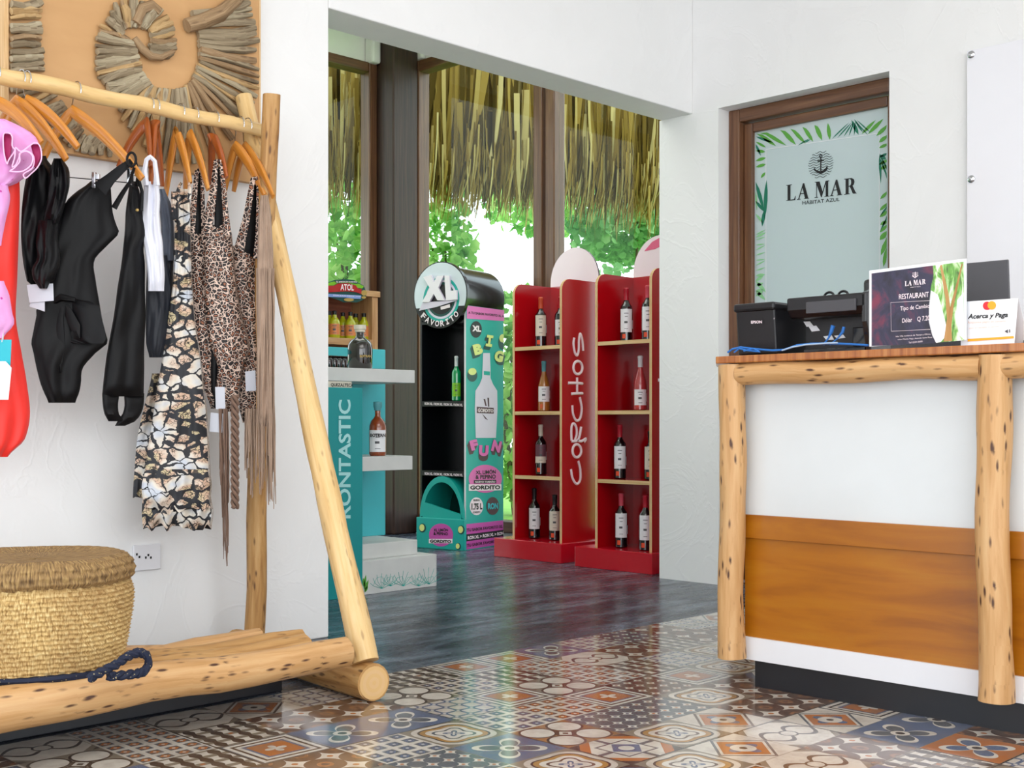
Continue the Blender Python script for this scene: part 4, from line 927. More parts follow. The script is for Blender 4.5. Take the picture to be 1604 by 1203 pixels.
# taupe fringe garment
g = gar('fringed_wrap', 'taupe yarn wrap with long hanging fringe, rightmost on the rail', 'wrap', 410, 4.20)
m = MB(); loft(m, [(306,408,420),(330,405,424),(360,404,426),(400,403,428),(500,402,428),(600,403,427),(650,404,425),(668,408,422)], 4.18, 415, .1, .05, .010, 5, ph=.9); m.build('body', M['taupe2'], g, smooth=True)
m = MB(); rnd = random.Random(5)
for i in range(46):
    a = rnd.uniform(402, 428); e = rnd.uniform(700, 785)+(a-402)*.6; D = 4.18+rnd.uniform(-.03, .02)
    m.tube([P(a+rnd.uniform(-1.5, 1.5)+(k*.5 if a > 415 else 0), 420+(e-420)*k/6, D) for k in range(7)], [.0022]*6+[.0014], 5)
for i in range(26):
    a = rnd.uniform(384, 404); e = rnd.uniform(690, 770)+(a-384); D = 4.21+rnd.uniform(-.02, .02)
    m.tube([P(a+rnd.uniform(-1.5, 1.5), 640+(e-640)*k/4, D) for k in range(5)], .0022, 5)
f_ = m.build('fringe', M['taupe2'], g, smooth=True); f_['kind'] = 'stuff'
m = MB()
for i in range(30):
    a = rnd.uniform(343, 357); e = rnd.choice([rnd.uniform(760, 800), rnd.uniform(840, 890)]) if a > 347 else rnd.uniform(740, 815); D = 4.20+rnd.uniform(-.02, .02)
    m.tube([P(a+rnd.uniform(-1.2, 1.2)+k*.35, 640+(e-640)*k/6, D) for k in range(7)], [.0022]*6+[.001], 5)
f_ = m.build('fringe', M['taupe'], g, smooth=True); f_['kind'] = 'stuff'
m = MB()
for ph in (0, 2.09, 4.19): m.tube([P(368+4.5*cos(k*.8+ph), 620+k*4.4, 4.18+.010*sin(k*.8+ph)) for k in range(41)], .006, 7)
m.build('braided_cord', M['taupe'], g, smooth=True)

# ================================================================== BASKET
BX, BY, BR = 1.405, 3.165, .24
bk = thing('seagrass_basket', 'round woven seagrass basket with folded rim, on the log bench', 'basket', (BX, BY, .205))
def weave(mb, prof, rows_, amp=.0045, n=200, twist=9, tw_amp=.003):
    pr = []
    # resample the profile
    L = [0]
    for i in range(1, len(prof)): L.append(L[-1]+math.dist(prof[i], prof[i-1]))
    tot = L[-1]; N_ = rows_*6; vs = []
    for i in range(N_+1):
        s_ = tot*i/N_; k = 0
        while k < len(L)-2 and s_ > L[k+1]: k += 1
        f = (s_-L[k])/(L[k+1]-L[k]); r = prof[k][0]+(prof[k+1][0]-prof[k][0])*f; z = prof[k][1]+(prof[k+1][1]-prof[k][1])*f
        ph = i/6*2*pi
        row = i//6
        for a in range(n):
            th = 2*pi*a/n
            rr = r*.97+amp*(-cos(ph))*.5+tw_amp*sin(a*pi/2.5+ (row % 2)*pi/2+(i % 6)*.6)+.006*noise.noise(Vector((cos(th)*2, sin(th)*2, z*9)))
            zz = z+.006*noise.noise(Vector((cos(th)*1.5+7, sin(th)*1.5, z*3)))
            vs.append((BX+cos(th)*rr, BY+sin(th)*rr, zz))
    fs = []; uvs = []
    for i in range(N_):
        for a in range(n):
            a2 = (a+1) % n; fs.append((i*n+a, i*n+a2, (i+1)*n+a2, (i+1)*n+a))
            uvs.append([(a*.008, i*.002), ((a+1)*.008, i*.002), ((a+1)*.008, (i+1)*.002), (a*.008, (i+1)*.002)])
    fs.append(tuple(reversed(range(n)))); uvs.append([(0, 0)]*n)
    mb.add(vs, fs, uvs)
m = MB(); weave(m, [(.205,.212),(.225,.225),(.237,.28),(.247,.35),(.250,.40),(.244,.425),(.236,.437),(.225,.432),(.215,.38)], 26); m.build('body', M['straw'], bk, smooth='all')
m = MB(); weave(m, [(.226,.430),(.246,.437),(.256,.455),(.252,.480),(.240,.496),(.222,.503),(.205,.498),(.15,.492),(.05,.49),(.002,.49)], 16, amp=.005); m.build('folded_rim', M['straw_dark'], bk, smooth='all')
m = MB(); m.tube([(BX+.214*cos(a), BY+.214*sin(a), .214) for a in [2*pi*k/60 for k in range(60)]], .010, 8, closed=True, wob=.3); m.build('base_braid', M['navy_rope'], bk, smooth=True)
m = MB()
hp = [(140,1063),(160,1052),(182,1041),(200,1028),(218,1021),(230,1027),(233,1040),(226,1052),(214,1058),(190,1058),(165,1060)]
hp3 = [P(a, c_, 2.985+(a-140)*.0012) for a, c_ in hp]
for q in hp3: q.z = max(q.z, .222)
for ph in (0, pi):
    pts = []
    for i in range(len(hp3)-1):
        for k in range(6):
            f = k/6; q = hp3[i].lerp(hp3[i+1], f); a = (i*6+k)*.9+ph; pts.append(q+Vector((S2*.0*cos(a), .004*cos(a), .005*sin(a))))
    m.tube(pts, .0085, 8)
m.build('rope_handle', M['navy_rope'], bk, smooth=True)['label'] = 'navy braided rope handle'

# outlet on the wall
o_ = thing('wall_outlet', 'white double electrical outlet plate low on the left wall beside the basket', 'outlet', (2.15, YA, .35))
a, c_ = Py(207, 895, YA), Py(250, 851, YA)
m = MB(); m.box((a.x, YA-.010, a.z), (c_.x, YA-.001, c_.z)); m.build('cover_plate', M['white_strip'], o_, bevel=.003)
m = MB()
for px, py in ((230,869),(234,873),(226,873),(212,868),(216,872)):
    q = Py(px, py, YA); m.box((q.x-.003, YA-.0115, q.z-.004), (q.x+.003, YA-.0098, q.z+.004))
m.build('socket_slots', M['black_ink'], o_)

# ================================================================== COUNTER
ct = thing('reception_counter', 'reception counter with peeled log posts, white and orange panels', 'counter', (3.6, 1.6, 0))
YL, YR = 2.28, .55
m = MB(); m.box((3.352, YR, 0), (3.95, YL-.03, .09)); m.build('plinth', M['kick'], ct)
m = MB(); m.box((3.33, YR, .088), (3.95, YL, .16)); m.build('white_skirting', M['white_strip'], ct)
m = MB(); m.box((3.34, YR, .16), (3.95, YL, .48)); m.build('orange_panel', M['orange_ply'], ct)
m = MB(); m.box((3.326, YR, .477), (3.95, YL, .552)); m.build('orange_band', M['orange_ply2'], ct, bevel=.002)
m = MB(); m.box((3.337, YR, .552), (3.95, YL, 1.034)); m.build('white_panel', M['white_gloss'], ct)
m = MB(); m.prism([(3.25, YR, 1.034), (3.25, 2.33, 1.034), (3.45, 2.47, 1.034), (3.97, 2.47, 1.034), (3.97, YR, 1.034)], (0, 0, .023)); m.build('worktop', M['worktop'], ct, bevel=.003)
def post(y, z0=.095, z1=1.03, r=.047, x=3.285):
    m = MB(); n = 18
    m.tube([Vector((x+.002*sin(k*.5+y), y+.004*sin(k*.33+y*3), z0+(z1-z0)*k/n)) for k in range(n+1)], [r*(1+.02*sin(k*.9+y)+(.08*max(0, 1-k/3))) for k in range(n+1)], 20, wob=.12); m.build('log_post', M['log'], ct, smooth=True)
post(2.292, r=.042); post(1.440, r=.045); post(.62, r=.045)
def beam(y0, y1, tap):
    m = MB(); n = 14; m.tube([Vector((3.285, y0+(y1-y0)*k/n, 1.0+.003*sin(k*.8))) for k in range(n+1)], [(.036-tap*k/n)*(1+.03*sin(k)) for k in range(n+1)], 18, wob=.1); m.build('log_beam', M['log'], ct, smooth=True)
beam(2.26, 1.47, .002); beam(1.415, .63, -.004)

# -------- items on the worktop
ZT = 1.0575
pr = thing('receipt_printer', 'small boxy black receipt printer at the left end of the counter', 'printer', (3.54, 2.31, ZT))
m = MB(); m.prism([(3.455, 2.234, ZT+.012), (3.66, 2.234, ZT+.012), (3.66, 2.234, ZT+.165), (3.44, 2.234, ZT+.165)], (0, .152, 0)); m.build('housing', M['black_plastic'], pr, bevel=.006)
m = MB(); m.box((3.43, 2.230, ZT+.155), (3.67, 2.390, ZT+.182)); m.build('lid', M['black_plastic'], pr, bevel=.008)
m = MB(); m.box((3.452, 2.245, ZT), (3.65, 2.375, ZT+.012)); m.build('foot_frame', M['grey_plastic'], pr)
m = MB(); PN = Vector((-1, 0, 0)); text(m, 'EPSON', quadpx([(1177,502.5),(1194,502),(1194,506.5),(1177,507)], Vector((3.44, 2.3, 1)), PN), PN*.002, .03); m.build('lettering', M['white_ink'], pr)
m = MB(); m.box((3.444, 2.238, ZT+.125), (3.446, 2.242, ZT+.13)); m.build('light', M['white_ink'], pr)
rg = thing('cash_register', 'black point-of-sale terminal seen from behind, beside the printer', 'cash register', (3.6, 2.06, ZT))
YG0, YG1 = 1.915, 2.196
m = MB(); m.prism([(3.47, YG0, ZT+.125), (3.75, YG0, ZT+.125), (3.74, YG0, ZT+.190), (3.45, YG0, ZT+.190), (3.45, YG0, ZT+.15)], (0, YG1-YG0, 0)); m.build('hood', M['black_plastic'], rg, bevel=.006)
m = MB(); m.box((3.55, YG0+.01, ZT+.005), (3.74, YG1-.01, ZT+.13)); m.build('back_body', M['black_plastic'], rg)
m = MB(); m.prism([(3.48, YG0-.004, ZT), (3.80, YG0-.004, ZT), (3.80, YG0-.004, ZT+.15), (3.70, YG0-.004, ZT+.24), (3.62, YG0-.004, ZT+.24), (3.45, YG0-.004, ZT+.19), (3.45, YG0-.004, ZT+.1)], (0, .018, 0)); m.build('side_cheek', M['black_gloss'], rg, bevel=.004)
m = MB(); m.box((3.60, YG0+.02, ZT+.185), (3.70, YG0+.095, ZT+.250)); m.build('top_display', M['black_gloss'], rg, bevel=.014)
m = MB(); m.box((3.443, 1.945, ZT+.135), (3.452, 2.12, ZT+.172)); m.build('cover_plate', M['grey_plastic'], rg, bevel=.002)
m = MB()
for yy in (2.07, 2.02): m.tube([Vector((3.5, yy+.018*cos(a*pi/8), ZT+.188+.016*sin(a*pi/8))) for a in range(9)], .004, 8)
m.build('cable_loop', M['black_plastic'], rg, smooth=True)
RO = Vector((3.549, 2, 1)); 
def stk(mb, pts, off=.001): mb.prism([hit(a, c_, RO, PN)+PN*off for a, c_ in pts], PN*.001)
m = MB(); stk(m, [(1259,504),(1269,503.5),(1275,511),(1264,512)]); stk(m, [(1267,511.5),(1279,510),(1285,518),(1272,519.5)]); stk(m, [(1290,527),(1303,525),(1307,532),(1295,533)]); stk(m, [(1307,526),(1321,524),(1325,529),(1312,531)]); m.build('sticker', M['paper'], rg)
m = MB(); m.box((3.50, YG0+.03, ZT), (3.56, YG1-.03, ZT+.025)); m.box((3.53, YG0+.02, ZT+.03), (3.56, YG0+.09, ZT+.09)); m.build('port_block', M['black_gloss'], rg, bevel=.003)
m = MB(); m.tube([hit(a, c_, Vector((3.46, 2, 1)), PN) for a, c_ in [(1305,510),(1302,520),(1298,529),(1290,540)]], [.007, .006, .003, .003], 8); m.tube([hit(a, c_, Vector((3.46, 2, 1)), PN) for a, c_ in [(1322,512),(1320,520),(1312,530),(1300,540)]], [.005, .005, .0025, .0025], 8); m.build('plug', M['blue_cable'], rg, smooth=True)
cb = MB()
def cpath(pts, x=3.30):
    out = []
    for i in range(len(pts)-1):
        for k in range(4): out.append((pts[i][0]+(pts[i+1][0]-pts[i][0])*k/4, pts[i][1]+(pts[i+1][1]-pts[i][1])*k/4))
    out.append(pts[-1]); r_ = [hit(a, c_, Vector((x, 2, 1)), PN) for a, c_ in out]
    for q in r_: q.z = max(q.z, ZT+.004)
    return r_
cb.tube(cpath([(1140,552),(1147,547),(1160,544),(1185,547),(1210,549),(1228,548),(1248,541),(1270,538.5),(1300,538),(1330,539),(1360,541)], 3.40), .0035, 8)
cb.tube(cpath([(1150,552),(1158,546),(1170,549),(1190,551),(1180,546),(1165,550)], 3.38), .0028, 8)
tag(cb.build('network_cable', M['blue_cable'], None, smooth=True), 'blue network cable trailing along the counter below the printer', 'cable')
m = MB(); m.tube(cpath([(1225,549),(1240,544),(1262,540),(1290,538),(1312,537)], 3.37), .0025, 8); tag(m.build('network_cable', M['pale_cable'], None, smooth=True), 'pale cable running in front of the cash register', 'cable')
# exchange-rate sign
sg = thing('sign_holder', 'clear acrylic holder with the restaurant exchange-rate sheet, on the counter', 'sign', (3.33, 1.69, ZT))
SO = Vector((3.33, 1.7, 1.2)); a, c_ = hit(1361, 422, SO, PN), hit(1515, 403, SO, PN)
m = MB(); m.box((3.33, c_.y, ZT), (3.334, a.y, a.z)); m.box((3.334, c_.y, ZT), (3.40, a.y, ZT+.004)); m.build('acrylic_holder', M['acrylic'], sg)
m = MB(); m.prism([hit(x_, y_, SO, PN)+PN*.001 for x_, y_ in [(1362,424),(1514.5,405),(1514.5,532.5),(1362,543)]], PN*.0006); sh = m.build('sheet', M['paper'], sg)
def spoly(mb, pts, off, mi=0): mb.prism([hit(x_, y_, SO, PN)+PN*off for x_, y_ in pts], PN*.0005, mi)
t = NT('dark_plum_print'); v = t.coord('Object'); f, _ = t.noise(v, 9, 4, .6, 1); c = t.ramp(f, [(.35, '#23202e'), (.52, '#33304a'), (.68, '#7a2f48')]); M['plum'] = t.fin(c, .35)
t = NT('palm_photo_print'); v = t.coord('Object', (1, 3, 1), (.5, 0, 0)); f, _ = t.noise(v, 9, 4, .6, 1.5); c = t.ramp(f, [(.36, '#4a5c38'), (.46, '#6fae4a'), (.54, '#b8d69a'), (.62, '#eef4ee')]); M['palmphoto'] = t.fin(c, .35)
m = MB(); spoly(m, [(1366,428.5),(1462,416),(1463,430),(1459,450),(1456,480),(1456,505),(1461,525),(1467,538),(1366,542)], .002, 0); m.build('printed_field', M['plum'], sg)
m = MB(); spoly(m, [(1462,416),(1510,410),(1511,533),(1467,537),(1461,525),(1456,505),(1456,480),(1459,450),(1463,430)], .002, 0); m.build('palm_picture', M['palmphoto'], sg)
m = MB(); SN = PN*.0032
spoly(m, [(1479,535),(1484,500),(1482,470),(1473,416),(1476,415),(1486,458),(1489,482),(1507,413),(1509,413),(1494,482),(1491,510),(1492,534)], .0026); m.build('palm_trunk', M['log_aged'], sg)
m = MB(); spoly(m, [(1459,455),(1470,462),(1478,490),(1484,515),(1481,528),(1474,536),(1467,537),(1461,525),(1456,505),(1456,480)], .0024); spoly(m, [(1500,470),(1510,458),(1511,532),(1503,525),(1498,500)], .0024); m.build('sky_in_picture', M['paper'], sg)
m = MB(); serif(m, 'LA MAR', quadpx([(1418,440.5),(1451,437),(1451,445),(1418,448.5)], SO, PN), SN)
text(m, 'RESTAURANT', quadpx([(1409,461),(1455.5,457),(1455.5,465.5),(1409,469)], SO, PN), SN, .01)
text(m, 'Tipo de Cambio', quadpx([(1411,480),(1457,476),(1457,484),(1411,489)], SO, PN), SN, .005)
text(m, 'Dólar    Q 7.20', quadpx([(1414,499),(1457,494),(1457,503),(1414,507)], SO, PN), SN, .005)
text(m, 'Info: Villa residencia de Tiempo y Oficina,', quadpx([(1404,526),(1459,522),(1459,525),(1404,529)], SO, PN), SN)
text(m, 'salon Monte Vega, Avenida Santa Rosa', quadpx([(1407,531),(1461,527),(1461,530),(1407,533.5)], SO, PN), SN)
text(m, 'Tel 2234-5000', quadpx([(1424,535.5),(1446,533.5),(1446,536),(1424,538)], SO, PN), SN)
text(m, 'HABITAT AZUL', quadpx([(1427,449.5),(1443,448),(1443,449.5),(1427,451)], SO, PN), SN)
def sline(pts, wpx): m.tube([hit(x_, y_, SO, PN)+SN for x_, y_ in pts], wpx/2*3.5/FPX, 4)
sline([(1457,471),(1396,474),(1397,519),(1458,516)], .6)
for i in range(4): sline([(1430,428+i*1.8),(1433,427.4+i*1.8),(1439,427+i*1.8)], .6)
sline([(1434.5,426),(1434.5,435)], 1.0); sline([(1430,432),(1434,435.5),(1439,431.5)], 1.2)
m.build('lettering', M['white_ink'], sg)
# tent card
tc_ = thing('tent_card', 'white tent card with red and yellow circles reading Acerca y Paga', 'sign', (3.36, 1.46, ZT))
TO = Vector((3.345, 1.5, 1.1)); tp = [hit(x_, y_, TO, PN) for x_, y_ in [(1505,473),(1595,467),(1588.5,531),(1505,535)]]; tp[2].z = tp[3].z = ZT
m = MB(); m.prism(tp, (.0012, 0, 0)); back = [tp[1], tp[2]+Vector((.001, 0, 0)), tp[2]+Vector((.06, .0, 0)), tp[1]+Vector((.004, 0, 0))]
m.prism([tp[0]+Vector((.002, 0, 0)), tp[1]+Vector((.002, 0, 0)), Vector((3.41, tp[1].y-.005, ZT)), Vector((3.41, tp[0].y, ZT))], (.001, 0, 0)); m.build('folded_card', M['paper'], tc_)
def tpoly(mb, pts, off, mi=0): mb.prism([hit(x_, y_, TO, PN)+PN*off for x_, y_ in pts], PN*.0005, mi)
M['mc_red'] = plain('red_print', '#d81c2c', .4, var=.02); M['mc_yel'] = plain('yellow_print', '#f0a81c', .4, var=.02); M['mc_or'] = plain('orange_print', '#e86a20', .4, var=.02); M['faint'] = plain('pale_orange_print', '#ecc0aa', .5, var=.02)
circ = lambda cx_, cy_, r, n=20, ry=None: [(cx_+r*cos(2*pi*k/n), cy_+(ry or r)*sin(2*pi*k/n)) for k in range(n)]
m = MB(); tpoly(m, circ(1546.5, 479, 6.6), .0010); m.build('red_circle', M['mc_red'], tc_)
m = MB(); tpoly(m, circ(1554, 478.3, 6.6), .0016); m.build('yellow_circle', M['mc_yel'], tc_)
m = MB(); text(m, 'Acerca y Paga', quadpx([(1516,492),(1579,489),(1579,499),(1516,502)], TO, PN), PN*.001, .03, .25); m.build('lettering', M['black_ink'], tc_)
m = MB(); text(m, 'Aceptamos pagos sin contacto', quadpx([(1516,503),(1576,501.5),(1576,505),(1516,508)], TO, PN), PN*.001); text(m, 'con tu tarjeta o celular', quadpx([(1518,513),(1566,510),(1566,512.5),(1518,516)], TO, PN), PN*.001); m.build('fine_print', M['faint'], tc_)
m = MB(); tpoly(m, [(1516,531),(1588,526.5),(1588.5,530),(1516,535)], .001); m.build('yellow_strip', M['mc_yel'], tc_)
m = MB(); tpoly(m, [(1574,519),(1579,516),(1579,522)], .001); tpoly(m, [(1581,516),(1582.5,516),(1582.5,521),(1581,521)], .001); m.build('contactless_mark', M['grey_plastic'], tc_)
# laptop
lp = thing('laptop', 'grey laptop with its lid open behind the white tent card', 'laptop', (3.6, 1.6, ZT))
m = MB(); L0 = Vector((3.52, 1.85, ZT+.01)); 
m.prism([Vector((3.50, 1.86, ZT+.012)), Vector((3.50, 1.485, ZT+.012)), Vector((3.55, 1.515, ZT+.262)), Vector((3.55, 1.86, ZT+.262))], (.007, 0, .001)); m.build('lid', M['grey_plastic'], lp, bevel=.003)
m = MB(); m.box((3.505, 1.485, ZT), (3.76, 1.86, ZT+.014)); m.build('base', M['grey_plastic'], lp, bevel=.003)
cr_ = MB(); c0 = hit(1607, 523, Vector((3.4, 1.3, 1)), PN); cr_.box((c0.x, c0.y-.07, ZT), (c0.x+.05, c0.y+.009, ZT+.02)); tag(cr_.build('card_reader', M['black_plastic'], None, bevel=.006), 'black rounded device cut off at the right edge of the counter', 'card reader')
# board on the right wall
wb = thing('wall_board', 'glossy white board on steel standoffs, on the right wall', 'wall board', (XB-.03, 1.8, 1.0))
m = MB(); m.box((XB-.030, .9, 1.0), (XB-.024, 2.432, 2.482)); m.build('board', M['wall_frost'], wb)
for z_ in (2.462, 1.915, 1.35):
    m = MB(); R_ = Matrix.Translation((XB-.024, 2.412, z_)) @ Matrix.Rotation(radians(-90), 4, 'Y')
    mm = MB(); mm.lathe([(.010, -.022), (.010, 0), (.0165, .006), (.0165, .012), (.012, .016), (.001, .017)], (0, 0, 0), 20); m.add([R_ @ q for q in mm.v], mm.f, mm.uv); m.build('standoff', M['chrome'], wb, smooth=True)

# ================================================================== BOTTLES
def bottle(kind, loc, label, h=.315, r=.037, body='wine_glass', cap='cap_red', lab='label_white', lz=(.07, .17), lab2=None, sticker=True, group=None, ang=None, extra=None, shape='bordeaux', name='wine_bottle', cat='bottle'):
    t_ = thing(name, label, cat, loc, 0, group); n = 24
    if shape == 'bordeaux': pr_ = [(.001, .004), (r*.8, 0), (r, .006), (r, h*.60), (r*.93, h*.655), (r*.6, h*.71), (r*.39, h*.755), (r*.36, h*.80), (r*.36, h*.97)]
    elif shape == 'burgundy': pr_ = [(.001, .004), (r*.8, 0), (r*1.03, .006), (r*1.03, h*.42), (r*.95, h*.52), (r*.7, h*.64), (r*.45, h*.73), (r*.37, h*.80), (r*.36, h*.97)]
    elif shape == 'squat': pr_ = [(.001, .004), (r*.9, 0), (r, .01), (r*1.02, h*.42), (r*.98, h*.55), (r*.8, h*.64), (r*.45, h*.70), (r*.33, h*.74), (r*.32, h*.84)]
    else: pr_ = [(.001, .003), (r*.9, 0), (r, .005), (r, h*.58), (r*.8, h*.68), (r*.4, h*.78), (r*.36, h*.97)]
    m = MB(); m.lathe(pr_, n=n); bo = m.build('glass_body', M[body], t_, smooth=True, local=True)
    m = MB()
    if shape == 'squat': m.lathe([(r*.34, h*.83), (r*.42, h*.84), (r*.42, h*.88), (r*.5, h*.90), (r*.5, h*.99), (.001, h)], n=n)
    else: m.lathe([(r*.375, h*(.74 if shape != 'small' else .84)), (r*.385, h*.80 if shape != 'small' else h*.85), (r*.40, h*.95), (r*.43, h*.955), (r*.43, h*.985), (r*.3, h), (.001, h)], n=n)
    m.build('capsule', M[cap], t_, smooth=True, local=True)
    # label faces the camera side
    f = atan2(-loc[1], -loc[0]) if ang is None else ang
    if lab:
        m = MB(); e = r*{'squat': 1.05, 'burgundy': 1.055}.get(shape, 1.02)
        m.lathe([(e, lz[0]), (e, lz[1])], n=14, a0=f-1.15+.1, a1=f+.95+.1, cap=False); lo = m.build('label', M[lab], t_, smooth=True, local=True)
        m = MB(); zc = (lz[0]+lz[1])/2; lh = lz[1]-lz[0]
        for (u, z, w_, hh) in ((0, zc+lh*.30, .7, .004), (0, zc+lh*.16, .45, .003), (-.05, zc-lh*.12, .5, .012), (0, zc-lh*.36, .6, .0025)):
            m.lathe([(e+.0006, z), (e+.0006, z+hh)], n=6, a0=f+u-w_/2, a1=f+u+w_/2, cap=False)
        m.build('label_print', M['grey_plastic'], lo, local=True)
        if lab2: m = MB(); m.lathe([(e+.0004, lz[0]), (e+.0004, lz[0]+lh*.35)], n=14, a0=f-1.05, a1=f+1.05, cap=False); m.build('label_band', M[lab2], lo, local=True)
    if sticker:
        m = MB(); m.lathe([(r*1.025, .018), (r*1.025, .045)], n=5, a0=f-.65, a1=f-.1, cap=False); m.build('sticker', M['sticker'], t_, local=True)
        m = MB(); m.lathe([(r*1.03, lz[0]+.02), (r*1.03, lz[0]+.07)], n=5, a0=f+1.15, a1=f+1.6, cap=False); m.build('price_tag', M['paper'], t_, local=True)
    return t_

# ================================================================== RED WINE SHELVES
def shelf_unit(xf, y0, name_label, full=True, letters=True):
    """xf front plane, y0 near side; width .41, depth .34"""
    W_, D_ = .42, .34; u = thing('wine_shelf', name_label, 'shelf', (xf, y0, 0), 0, 'red wine shelves')
    mats = [M['red'], M['ply_edge']]; T_ = .018; zt = 1.712
    m = MB(); m.box((xf-.045, y0-.035, 0), (xf+D_+.05, y0+W_+.12, .117)); m.build('plinth', M['red_plinth'], u, bevel=.003)
    def side(y_, nm):
        m = MB(); R = .07; pts = [(xf+D_, zt), (xf+D_, .117), (xf, .117)]
        pts += [(xf+R-R*cos(a*pi/12), zt-R+R*sin(a*pi/12)) for a in range(7)]
        m.prism([Vector((a_, y_, b_)) for a_, b_ in pts], (0, T_, 0), 0, 1); return m.build(nm, mats, u)
    side(y0+W_-T_, 'side_panel'); rs = side(y0, 'side_panel')
    m = MB(); m.box((xf+D_-.014, y0+T_, .117), (xf+D_, y0+W_-T_, zt)); m.build('back_panel', M['red'], u)
    for z_ in (.515, .912, 1.312):
        m = MB(); m.box((xf+.002, y0+T_, z_-.022), (xf+D_-.014, y0+W_-T_, z_), 0, {'-x': 1}); m.build('shelf_board', mats, u)
    # arched topper
    m = MB(); cy_ = y0+W_/2; R = .205; pts = [(cy_+R*cos(a*pi/20), 1.735+R*1.05*sin(a*pi/20)) for a in range(21)]+[(cy_-R, 1.5), (cy_+R, 1.5)]
    m.prism([Vector((xf+D_+.002, a_, b_)) for a_, b_ in pts], (.014, 0, 0), 0, 1); tp_ = m.build('arched_topper', [M['topper'], M['wine_print']], u)
    if not full:
        m = MB(); m.prism([Vector((xf+D_+.0005, cy_+a_, b_)) for a_, b_ in [(.12,1.865),(.06,1.915),(0,1.935),(-.06,1.925),(-.03,1.89),(.04,1.87)]], (.001, 0, 0)); m.build('topper_mark', M['topper_pink'], tp_)
    if letters:
        o2 = Vector((xf, y0, 1)); n2 = Vector((0, -1, 0)); m = MB()
        def st(pts, r=.0085):
            P3 = []
            for i in range(len(pts)):
                P3.append(pts[i])
            fine = []
            for i in range(len(P3)-1):
                for k in range(5):
                    f = k/5; g = lambda q: P3[max(0, min(len(P3)-1, q))]
                    a, b_, c_, d = g(i-1), g(i), g(i+1), g(i+2)
                    fine.append(tuple(.5*((2*b_[z])+(-a[z]+c_[z])*f+(2*a[z]-5*b_[z]+4*c_[z]-d[z])*f*f+(-a[z]+3*b_[z]-3*c_[z]+d[z])*f**3) for z in (0, 1)))
            fine.append(P3[-1])
            w3 = [hit(860+a/4.3, 500+c_/4.3, Vector((5.47, 5.045, 1)), n2)+Vector((xf-5.47, y0-5.045, 0)) for a, c_ in fine]
            m.tube(w3, r, 6, flat=1)
        st([(168,125),(163,165),(172,225),(188,243),(198,205),(200,140),(208,98),(222,140),(228,213)])
        st([(193+30*cos(a), 326-44*sin(a)) for a in [pi/2+k*pi/6 for k in range(13)]])
        st([(128,430),(176,430),(225,434)]); st([(148,503),(187,500),(225,499)]); st([(187,392),(187,450),(187,500)])
        st([(155,580),(160,640),(182,682),(207,668),(218,600),(205,525)])
        st([(150,818),(148,760),(152,715),(166,703),(182,730),(184,775),(172,815)]); st([(150,822),(195,812),(215,725)]); st([(185,815),(215,822),(248,805),(235,828)])
        st([(186+29*cos(a), 886-44*sin(a)) for a in [pi/2+k*pi/6 for k in range(13)]])
        st([(146,1010),(156,1070),(184,1110),(208,1080),(208,1010),(195,955)])
        o = m.build('lettering', M['white_ink'], rs, smooth=True)
    return u
M['topper'] = plain('pale_pink_topper', '#eedae2', .2, coat=.5, var=.05, sc_=5); M['topper_pink'] = plain('pink_topper_mark', '#d85a80', .4)
shelf_unit(5.47, 5.045, 'red wine shelf whose side panel reads CORCHOS in full')
shelf_unit(5.43, 4.325, 'red wine shelf at the right, partly cut off by the white wall edge', False)
ZS = [.1175, .5155, .9125, 1.3125]
def onshelf(px, x, k): s = (px-802)/FPX; return (x, x*(1-s)/(1+s), ZS[k])
WB = dict
bottle(0, onshelf(847, 5.60, 3), 'dark wine bottle with orange capsule and cream label, top of the left red shelf', cap='cap_orange', lab='label_cream', lz=(.07, .2))
bottle(0, onshelf(878, 5.66, 3), 'bottle half hidden behind the CORCHOS panel on the top shelf', cap='cap_red')
bottle(0, onshelf(852, 5.60, 2), 'amber wine bottle with pale teal capsule and white label', body='amber_glass', cap='cap_teal', lab='label_white', shape='burgundy', lz=(.06, .155))
bottle(0, onshelf(847, 5.60, 1), 'dark wine bottle with cream capsule and mauve label', cap='cap_cream', lab='label_mauve', lz=(.075, .19), lab2='label_cream')
bottle(0, onshelf(837, 5.58, 0), 'dark wine bottle with black capsule at the bottom of the left red shelf', cap='cap_black', lab='label_white', lz=(.06, .19))
bottle(0, onshelf(869, 5.58, 0), 'dark wine bottle beside the black-capped one, partly behind the panel edge', cap='cap_black', lab='label_cream', lz=(.06, .18), h=.28)
bottle(0, onshelf(981, 5.56, 3), 'dark wine bottle with pink-red capsule, top left of the right red shelf', cap='cap_red', lab='label_white', lz=(.055, .19))
bottle(0, onshelf(1015, 5.54, 3), 'dark wine bottle with pink capsule, top right of the right red shelf', cap='cap_pink', lab='label_white', lz=(.055, .19))
bottle(0, onshelf(1003, 5.54, 2), 'rosé wine bottle with white screw cap', body='rose_glass', cap='cap_white', lab='label_white', shape='burgundy', lz=(.03, .12))
bottle(0, onshelf(971, 5.54, 1), 'dark wine bottle with red capsule and panda-like mark on a white label', cap='cap_red', lab='label_white', lz=(.06, .19))
bottle(0, onshelf(1019, 5.56, 1), 'wine bottle half hidden behind the right upright, second shelf from the floor', cap='cap_black', lab='label_cream', lz=(.06, .19), h=.28)
bottle(0, onshelf(973, 5.52, 0), 'dark wine bottle with red capsule, bottom left of the right red shelf', cap='cap_pink', lab='label_white', lz=(.06, .2))
bottle(0, onshelf(1011, 5.50, 0), 'dark wine bottle with red capsule, bottom right of the right red shelf', cap='cap_red', lab='label_white', lz=(.06, .2))

